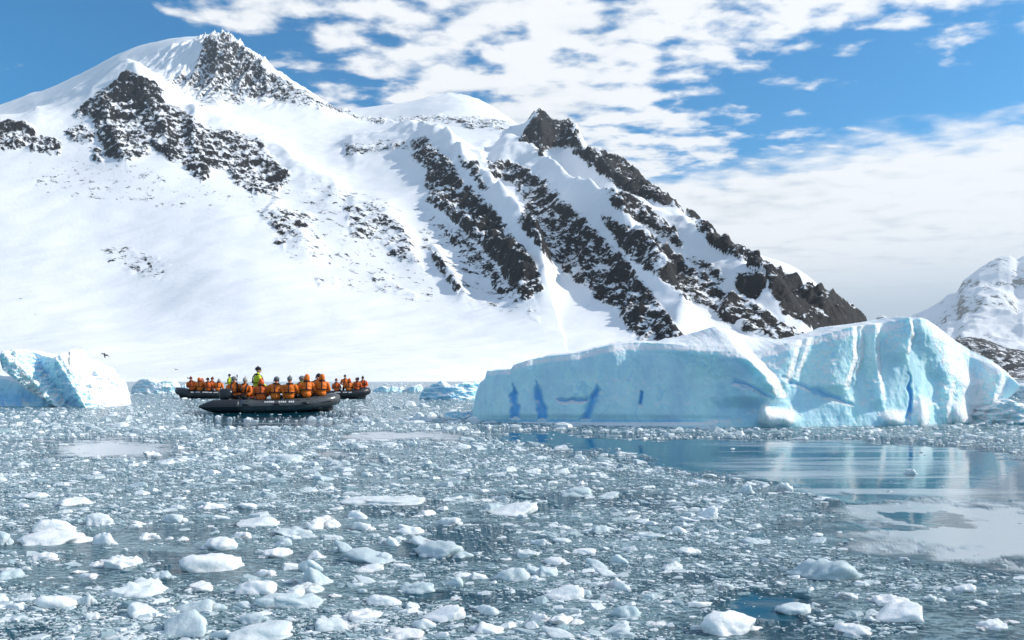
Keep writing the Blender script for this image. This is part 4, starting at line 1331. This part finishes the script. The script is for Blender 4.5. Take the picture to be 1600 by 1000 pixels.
def person(label, loc, face, jacket, hat, hatmat, variant=0, stand=False, group=None, sc=1.0):
    """body: one mesh; hat and life vest are its clothing"""
    me = BODY_ST if stand else BODY[variant]
    o = bpy.data.objects.new('person', me); col.objects.link(o)
    o.location = loc; o.rotation_euler = (0, 0, face)
    if not stand:
        o.rotation_euler = (rng.uniform(-.14, .10), rng.uniform(-.12, .12), face)
    q_ = sc * rng.uniform(.95, 1.05)
    o.scale = (q_ * rng.uniform(1.02, 1.13), q_ * 1.08, q_ * 1.02)
    if jacket is not M_ORANGE:
        o.material_slots[0].link = 'OBJECT'; o.material_slots[0].material = jacket
    tag(o, label, 'person', group)
    hc, yaw = ((0, .045, 1.65), -.3) if stand else HEADS[variant]
    h = bpy.data.objects.new('hood' if hat == 'hood' else 'hat', HATS[hat]); col.objects.link(h)
    if len(HATS[hat].materials) == 0:
        HATS[hat].materials.append(hatmat)
    h.material_slots[0].link = 'OBJECT'; h.material_slots[0].material = hatmat
    h.parent = o; h.location = hc; h.rotation_euler = (rng.uniform(-.25, .1), rng.uniform(-.15, .15), yaw); h.scale = (1.0, 1.05, rng.uniform(.95, 1.15))
    vm = VEST_ST if stand else VEST[variant]
    v = bpy.data.objects.new('life_vest', vm); col.objects.link(v)
    if len(vm.materials) == 0:
        vm.materials.append(M_VEST)
    v.parent = o
    return o

# ---- inflatable boat
def pvc(name, colr, rough):
    mt, t, p, out = material(name)
    g = t.new('ShaderNodeTexCoord').outputs['Object']
    n = t.noise(g, 3.0, 5, 0.6); n2 = t.noise(g, 60, 3)
    t.put(p.inputs['Base Color'], t.mix(n, tuple(c * .75 for c in colr), tuple(c * 1.3 for c in colr)))
    t.put(p.inputs['Roughness'], t.m('ADD', t.m('MULTIPLY', n, 0.22), rough - 0.1))
    p.inputs['Specular IOR Level'].default_value = 0.6
    t.put(p.inputs['Normal'], t.bump(t.m('ADD', n, t.m('MULTIPLY', n2, .1)), 0.3, 0.02))
    return mt
M_TUBE = pvc('grey_rubber', (0.075, 0.082, 0.085), 0.24)
M_TUBED = pvc('black_rubber', (0.014, 0.016, 0.020), 0.40)
M_FLOOR = plain('boat_floor', (0.07, 0.07, 0.075), 0.5)
M_ENG = plain('black_engine', (0.016, 0.019, 0.024), 0.28, 0.2, 3, 0.6)
M_WHITE = plain('white_lettering', (0.72, 0.72, 0.72), 0.5)
M_METAL = plain('dull_metal', (0.22, 0.23, 0.24), 0.35, 0.1, 10, 0.5, 0.9)
M_ROPE = plain('black_rope', (0.02, 0.02, 0.02), 0.8)

def tube_path(side, x_from, x_to, n=26):
    """centre line of one side tube, stern to bow"""
    key = [(-3.05, .80, .27), (-2.3, .83, .28), (-1.0, .84, .29), (0.4, .84, .31), (1.3, .80, .34), (1.9, .66, .41), (2.36, .42, .50), (2.61, .16, .56), (2.66, 0.0, .58)]
    xs_ = np.array([k[0] for k in key])
    tt = np.linspace(0, 1, 240)
    ks = np.linspace(0, 1, len(key))
    P = np.stack([np.interp(tt, ks, [k[i] for k in key]) for i in range(3)], 1)
    ker = np.ones(31) / 31
    Pp = np.vstack([np.repeat(P[:1], 15, 0), P, np.stack([P[-1] + np.array([0, -(i + 1) * .012, 0]) for i in range(15)])])
    P = np.stack([np.convolve(Pp[:, i], ker, 'valid') for i in range(3)], 1)
    P = P[(P[:, 0] >= x_from) & (P[:, 0] <= x_to)]
    idx = np.linspace(0, len(P) - 1, n).astype(int)
    P = P[idx]
    P[:, 1] *= side
    return P
RT = 0.285
def boat_meshes():
    ms = {}
    for side, nm in ((-1, 'near'), (1, 'far')):
        bm = bmesh.new()
        P = tube_path(side, -1.25, 9)
        tube(bm, P.tolist(), [RT] * (len(P) - 6) + [RT * f for f in (1, .99, .98, .96, .95, .94)], 20, cap=True)
        ms['tube' + nm] = bm_mesh('side_tube', bm)
        bm = bmesh.new()
        P = tube_path(side, -9, -1.23, 20)
        rr = [max(.035, RT * 1.012 * (1 - (1 - min(1, (p[0] + 3.05) / .85)) ** 1.6)) for p in P]
        tube(bm, P.tolist(), rr, 20, cap=True)
        ms['cone' + nm] = bm_mesh('stern_cone', bm)
        bm = bmesh.new()      # rubbing strake along the outside
        P = tube_path(side, -2.6, 9, 40)
        pts = [(p[0] + (.0 if p[0] < 2 else (p[0] - 2) * .30), p[1] + side * (RT * .97 if abs(p[1]) > .3 else RT * .97 * abs(p[1]) / .3), p[2] - .02) for p in P]
        tube(bm, pts, .026, 6)
        ms['strake' + nm] = bm_mesh('rubbing_strake', bm)
        bm = bmesh.new()      # lifeline rope looped along the top outside
        P = tube_path(side, -1.0, 2.3, 61)
        pts = [(p[0], p[1] + side * RT * .72, p[2] + RT * .72 - .05 * abs(math.sin(math.pi * i / 10)) + .012) for i, p in enumerate(P)]
        tube(bm, pts, .011, 5)
        ms['rope' + nm] = bm_mesh('lifeline', bm)
    bm = bmesh.new()
    n = 24
    for z, row in ((.14, 0), (.02, 1)):
        pass
    L_, R_ = tube_path(1, -1.75, 9, n), tube_path(-1, -1.75, 9, n)
    vt = []
    for i in range(n):
        z = .16 + max(0, L_[i][0] - 1.2) * .10
        vt.append([bm.verts.new((L_[i][0], L_[i][1] * .85, z)), bm.verts.new((L_[i][0], 0, z - .01)), bm.verts.new((R_[i][0], R_[i][1] * .85, z)),
                   bm.verts.new((L_[i][0], L_[i][1] * .98, z - .06)), bm.verts.new((L_[i][0] - max(0, L_[i][0] - 2.2) * .45, 0, -.18)), bm.verts.new((R_[i][0], R_[i][1] * .98, z - .06))])
    for i in range(n - 1):
        a, b = vt[i], vt[i + 1]
        for j, k in ((0, 1), (1, 2), (3, 4), (4, 5)):
            try:
                bm.faces.new((a[j], a[k], b[k], b[j]))
            except ValueError:
                pass
    ms['floor'] = bm_mesh('floor', bm)
    bm = bmesh.new(); rbox(bm, (-1.78, 0, .34), (.06, 1.30, .52), .02)
    ms['transom'] = bm_mesh('transom', bm)
    # carrying handles: small arched patches on the tube
    bm = bmesh.new()
    tube(bm, [(-.11, 0, 0), (-.09, 0, .045), (0, 0, .06), (.09, 0, .045), (.11, 0, 0)], .018, 6)
    rbox(bm, (0, 0, 0), (.30, .11, .012), .004)
    ms['handle'] = bm_mesh('carry_handle', bm)
    # bow patch / painter ring
    bm = bmesh.new()
    tube(bm, [(2.66 + .24 * math.cos(a), .0, .58 + .24 * math.sin(a)) for a in np.linspace(-1.2, 1.2, 10)], .05, 8)
    ms['bow_cap'] = bm_mesh('bow_cap', bm)
    # outboard
    bm = bmesh.new()
    prof_ = [(.50, .12, .20), (.56, .15, .25), (.66, .17, .29), (.80, .175, .31), (.93, .165, .29), (1.00, .14, .24), (1.04, .08, .15)]
    rows = []
    for z, ry, rx in prof_:
        rows.append([bm.verts.new((-2.02 - (.03 if z > .9 else 0) + rx * math.copysign(abs(math.cos(a)) ** .7, math.cos(a)), ry * math.copysign(abs(math.sin(a)) ** .7, math.sin(a)), z)) for a in np.linspace(0, 2 * math.pi, 20, endpoint=False)])
    for i in range(len(rows) - 1):
        for k in range(20):
            bm.faces.new((rows[i][k], rows[i][(k + 1) % 20], rows[i + 1][(k + 1) % 20], rows[i + 1][k]))
    bm.faces.new(rows[-1]); bm.faces.new(rows[0][::-1])
    ms['cowling'] = bm_mesh('cowling', bm)
    bm = bmesh.new()
    rbox(bm, (-2.02, 0, .25), (.20, .14, .54), .03); rbox(bm, (-2.02, 0, -.20), (.16, .06, .50), .02); rbox(bm, (-2.05, 0, -.02), (.42, .20, .025), .008)
    rbox(bm, (-1.86, 0, .50), (.18, .20, .14), .02)
    ms['leg'] = bm_mesh('motor_leg', bm)
    bm = bmesh.new()
    tube(bm, [(-1.80, .0, .66), (-1.5, .03, .74), (-1.15, .06, .80)], [.035, .028, .026], 8)
    ms['tiller'] = bm_mesh('tiller', bm)
    bm = bmesh.new()   # a short row of white characters too small to read, following the tube
    rs_ = random.Random(3)
    for k in range(15):
        if k in (5, 6, 11):
            continue
        rbox(bm, (k * .085, 0, 0), (.05 + .02 * rs_.random(), .012, .085), 0)
    ms['letters'] = bm_mesh('lettering', bm, False)
    bm = bmesh.new()   # aerial mast with a lamp head
    tube(bm, [(-1.70, .25, .4), (-1.70, .25, 1.62)], .018, 8); tube(bm, [(-1.70, .25, 1.60), (-1.70, .25, 1.80)], .045, 10)
    ms['mast'] = bm_mesh('mast', bm)
    return ms
BM_ = boat_meshes()
def boat(label, loc, rz, tube_mat, mast=False, letter_side=-1, letters=((-.2, .19),)):
    e = bpy.data.objects.new('inflatable_boat', None); col.objects.link(e)
    e.location = loc; e.rotation_euler = (0, 0, rz)
    tag(e, label, 'boat', 'inflatable boats full of passengers')
    def add(nm, key, mat, par=e, loc_=None, rot=None):
        me = BM_[key]
        if len(me.materials) == 0:
            me.materials.append(mat)
        o = bpy.data.objects.new(nm, me); col.objects.link(o); o.parent = par
        o.material_slots[0].link = 'OBJECT'; o.material_slots[0].material = mat
        if loc_ is not None:
            o.location = loc_
        if rot is not None:
            o.rotation_euler = rot
        return o
    for s in ('near', 'far'):
        t_ = add('side_tube', 'tube' + s, tube_mat)
        add('rubbing_strake', 'strake' + s, M_TUBED, t_)
        add('lifeline', 'rope' + s, M_ROPE, t_)
        add('stern_cone', 'cone' + s, M_TUBED)
        sg = -1 if s == 'near' else 1
        for hx in (-.95, .35, 1.5):
            P = tube_path(sg, hx - .05, hx + .05, 2)
            add('carry_handle', 'handle', M_TUBED, t_, (hx, float(P[0][1]) + sg * RT * .94, float(P[0][2]) + .07), (sg * -1.2, 0, 0))
        if (s == 'near') == (letter_side < 0):
            for lx, lz in letters:
                P = tube_path(sg, lx - .05, lx + .05, 2)
                add('lettering', 'letters', M_WHITE, t_, (lx, float(P[0][1]) + sg * (RT * .80), float(P[0][2]) + RT * .62), (sg * .88 if sg < 0 else .88 * -1, 0, 0)).rotation_euler = (-.65 * -sg * -1 if False else (.66 if sg > 0 else -.66), 0, 0)
    add('bow_cap', 'bow_cap', M_TUBED); add('floor', 'floor', M_FLOOR); add('transom', 'transom', M_FLOOR)
    m_ = add('outboard_motor', 'leg', M_ENG); add('cowling', 'cowling', M_ENG, m_); add('tiller', 'tiller', M_ENG, m_)
    if mast:
        add('mast', 'mast', M_ENG)
    return e
def boat_point(e, lx, ly, lz):
    c, s = math.cos(e.rotation_euler.z), math.sin(e.rotation_euler.z)
    return (e.location.x + c * lx - s * ly, e.location.y + s * lx + c * ly, e.location.z + lz)
def tube_seat(x, side, n=3):
    P = tube_path(side, x - .06, x + .06, n)
    return float(P[0][1]), float(P[0][2]) + RT * .96

G1, G2, G3 = 'passengers of the nearest boat', 'passengers of the far left boat', 'passengers of the right boat'
D1 = 34.3
b1 = boat('nearest grey and black inflatable boat, outboard at its left end', ((427 - 800) / F * D1, D1, 0.0), R(7), M_TUBE, letters=((-.15, 0),))
near_boat = [
 # local x, side, jacket, hat, hat material, variant, dz, label
 (-.36, -1, M_ORANGE2, 'hood', M_ORANGE2, 0, -.04, 'person in deep orange with hood up seated just right of the standing guide'),
 (.23, -1, M_ORANGE, 'cap', M_HATG, 1, 0.0, 'person in orange with grey cap, arm down on the tube of the nearest boat'),
 (.86, -1, M_ORANGE, 'beanie', M_HATG, 0, 0.0, 'person in orange with grey bobble hat seated mid row, back to camera'),
 (1.56, -1, M_ORANGE, 'hood', M_ORANGE, 3, 0.03, 'broad person in orange with hood up, second from the nearest boat bow'),
 (2.16, -1, M_ORANGE, 'hood', M_ORANGE, 0, 0.0, 'person in orange with hood up seated nearest the bow of the nearest boat'),
 (1.13, 1, M_YELLOW, 'cap', M_HATG, 2, 0.0, 'person in yellow with grey cap half hidden on the far side of nearest boat'),
 (1.78, 1, M_ORANGE, 'cap', M_HATD, 0, .04, 'person in dark hat behind the broad orange passenger near the bow'),
 (-1.00, 1, M_ORANGE2, 'beanie', M_HATR, 0, -.08, 'person in red-orange with maroon hat just left of the standing guide'),
 (-1.42, 1, M_ORANGE, 'beanie', M_HATW, 1, .02, 'person in orange with pale hat beside the outboard motor, right of two'),
 (-1.85, 1, M_ORANGE, 'cap', M_HATG, 0, .03, 'person in orange with grey cap behind the outboard motor, left of two')]
for lx, sd, jk, ht, hm, va, dz_, lab in near_boat:
    ly, lz = tube_seat(lx, sd)
    f = 0 if sd < 0 else math.pi
    person(lab, boat_point(b1, lx, ly * .98, lz + dz_), f + R(7) + rng.uniform(-.25, .25), jk, ht, hm, va, group=G1)
person('person standing in yellow-green jacket and dark overalls, guiding the nearest boat', boat_point(b1, -.70, .05, .15), R(-55), M_YELLOW, 'beanie', M_HATD, stand=True, sc=1.03)

D2 = 58.0
b2 = boat('black inflatable boat with bow to the left and a short mast, behind the nearest boat', ((336 - 800) / F * D2, D2, 0.0), R(180 + 4), M_TUBED, True, 1, letters=((.2, 0), (-1.1, 0)))
far_boat = [(1.42, 1, M_ORANGE2, 'beanie', M_HATR, 0, 'leftmost orange passenger in the far left boat'),
 (.84, 1, M_ORANGE, 'hood', M_ORANGE2, 3, 'second orange passenger from the bow of the far left boat, hood up'),
 (.22, 1, M_ORANGE2, 'beanie', M_HATD, 2, 'third orange passenger from the bow of the far left boat, arm raised'),
 (-.45, 1, M_ORANGE, 'hood', M_HATW, 1, 'fourth orange passenger from the bow of the far left boat, pale hood'),
 (1.15, -1, M_ORANGE2, 'hood', M_ORANGE2, 0, 'passenger half hidden between the two leftmost in the far left boat'),
 (.50, -1, M_ORANGE2, 'beanie', M_HATR, 1, 'passenger half hidden between second and third in the far left boat')]
for lx, sd, jk, ht, hm, va, lab in far_boat:
    ly, lz = tube_seat(lx, sd)
    f = 0 if sd < 0 else math.pi
    person(lab, boat_point(b2, lx, ly * .98, lz), f + R(184) + rng.uniform(-.25, .25), jk, ht, hm, va, group=G2)
person('person in yellow with dark hat steering the far left boat beside its mast', boat_point(b2, -1.12, .05, .32), R(100), M_YELLOW, 'beanie', M_HATD, stand=True, sc=.82)

b3 = boat('black inflatable boat mostly hidden behind the right end of the nearest boat', ((518 - 800) / F * 57.0, 57.0, 0.0), R(-4), M_TUBED, letters=((.6, 0),))
right_boat = [(.62, -1, M_ORANGE2, 'beanie', M_HATR, 0, 'leftmost visible orange passenger in the right boat'),
 (1.52, -1, M_ORANGE, 'hood', M_ORANGE2, 3, 'bulkiest orange passenger in the right boat, hood up, right of the dark-headed one'),
 (2.05, -1, M_ORANGE2, 'beanie', M_HATD, 0, 'orange passenger in dark hat third from the right boat bow'),
 (1.75, 1, M_ORANGE2, 'beanie', M_HATR, 1, 'orange passenger on far side second from the right boat bow'),
 (2.30, 1, M_ORANGE2, 'beanie', M_HATD, 0, 'rightmost orange passenger seated at the right boat bow')]
for lx, sd, jk, ht, hm, va, lab in right_boat:
    ly, lz = tube_seat(lx, sd)
    f = 0 if sd < 0 else math.pi
    person(lab, boat_point(b3, lx, ly * .98, lz - .03), f + R(-4) + rng.uniform(-.25, .25), jk, ht, hm, va, group=G3, sc=.92)
person('person with dark hat standing tallest in the right boat', boat_point(b3, 1.05, -.1, .22), R(10), M_ORANGE, 'beanie', M_HATD, stand=True, sc=.84)

# ---- sea birds
M_BIRD = plain('dark_feathers', (0.03, 0.028, 0.027), 0.8)
def bird(label, x, y, D, span, yaw, roll):
    e = bpy.data.objects.new('sea_bird', None); col.objects.link(e)
    e.location = px2w(np.array(float(x)), np.array(float(y)), D).tolist(); e.rotation_euler = (roll, .3, yaw); e.scale = (span,) * 3
    tag(e, label, 'bird', 'sea birds in flight')
    bm = bmesh.new()
    tube(bm, [(0, -.30, 0), (0, -.24, .01), (0, -.1, .0), (0, .08, 0), (0, .2, .02), (0, .27, .03), (0, .33, .02)], [.01, .04, .075, .08, .05, .045, .008], 8)
    bmesh.ops.create_cone(bm, segments=4, radius1=.09, radius2=.03, depth=.02, cap_ends=True, matrix=Matrix.Translation((0, -.30, 0)))
    link('body', bm_mesh('body', bm), M_BIRD, e)
    for s in (-1, 1):
        bm = bmesh.new()
        pr = [(.04, .09, -.11, .02), (.18, .12, -.08, .10), (.32, .08, -.07, .11), (.50, -.06, -.10, .03)]
        rows = []
        for xx, yf, yb_, zz in pr:
            rows.append([bm.verts.new((s * xx, yf, zz)), bm.verts.new((s * xx, (yf + yb_) / 2, zz + .018)), bm.verts.new((s * xx, yb_, zz)), bm.verts.new((s * xx, (yf + yb_) / 2, zz - .008))])
        for i in range(3):
            for k in range(4):
                bm.faces.new((rows[i][k], rows[i][(k + 1) % 4], rows[i + 1][(k + 1) % 4], rows[i + 1][k]))
        bm.faces.new(rows[-1]); bm.faces.new(rows[0][::-1])
        link('wing', bm_mesh('wing', bm), M_BIRD, e)
bird('dark bird flying over the snow right of the left iceberg', 163.5, 555, 60, .75, 1.0, .9)
bird('small dark bird high above the bow of the far left boat', 275, 577.5, 80, .55, .3, .3)
bird('tiny dark bird low above the passengers of the far left boat', 293.5, 591, 85, .45, 2.0, .5)

# ------------------------------------------------------------------ haze
def build_haze():
    ztop = max((o.matrix_basis @ Vector(c)).z for o in col.objects if o.type == 'MESH' and o.get('kind') == 'structure' for c in o.bound_box) + 12.0
    bm = bmesh.new()
    bmesh.ops.create_cube(bm, size=1.0)
    for v in bm.verts:
        v.co.x *= 24000; v.co.y *= 24000
        v.co.z = -4.5 if v.co.z < 0 else ztop
    me = bm_mesh('haze', bm, False)
    mt = bpy.data.materials.new('thin_haze'); mt.use_nodes = True
    t = NT(mt.node_tree); t.n.clear()
    out = t.new('ShaderNodeOutputMaterial')
    v = t.new('ShaderNodeVolumePrincipled')
    v.inputs['Color'].default_value = (0.82, 0.92, 1.0, 1)
    v.inputs['Density'].default_value = 5.2e-5
    v.inputs['Anisotropy'].default_value = 0.2
    t.l.new(v.outputs[0], out.inputs['Volume'])
    o = link('haze', me, mt)
    o['kind'] = 'stuff'
    o['label'] = 'thin pale haze over the bay and far mountains'
    o['category'] = 'haze'
build_haze()
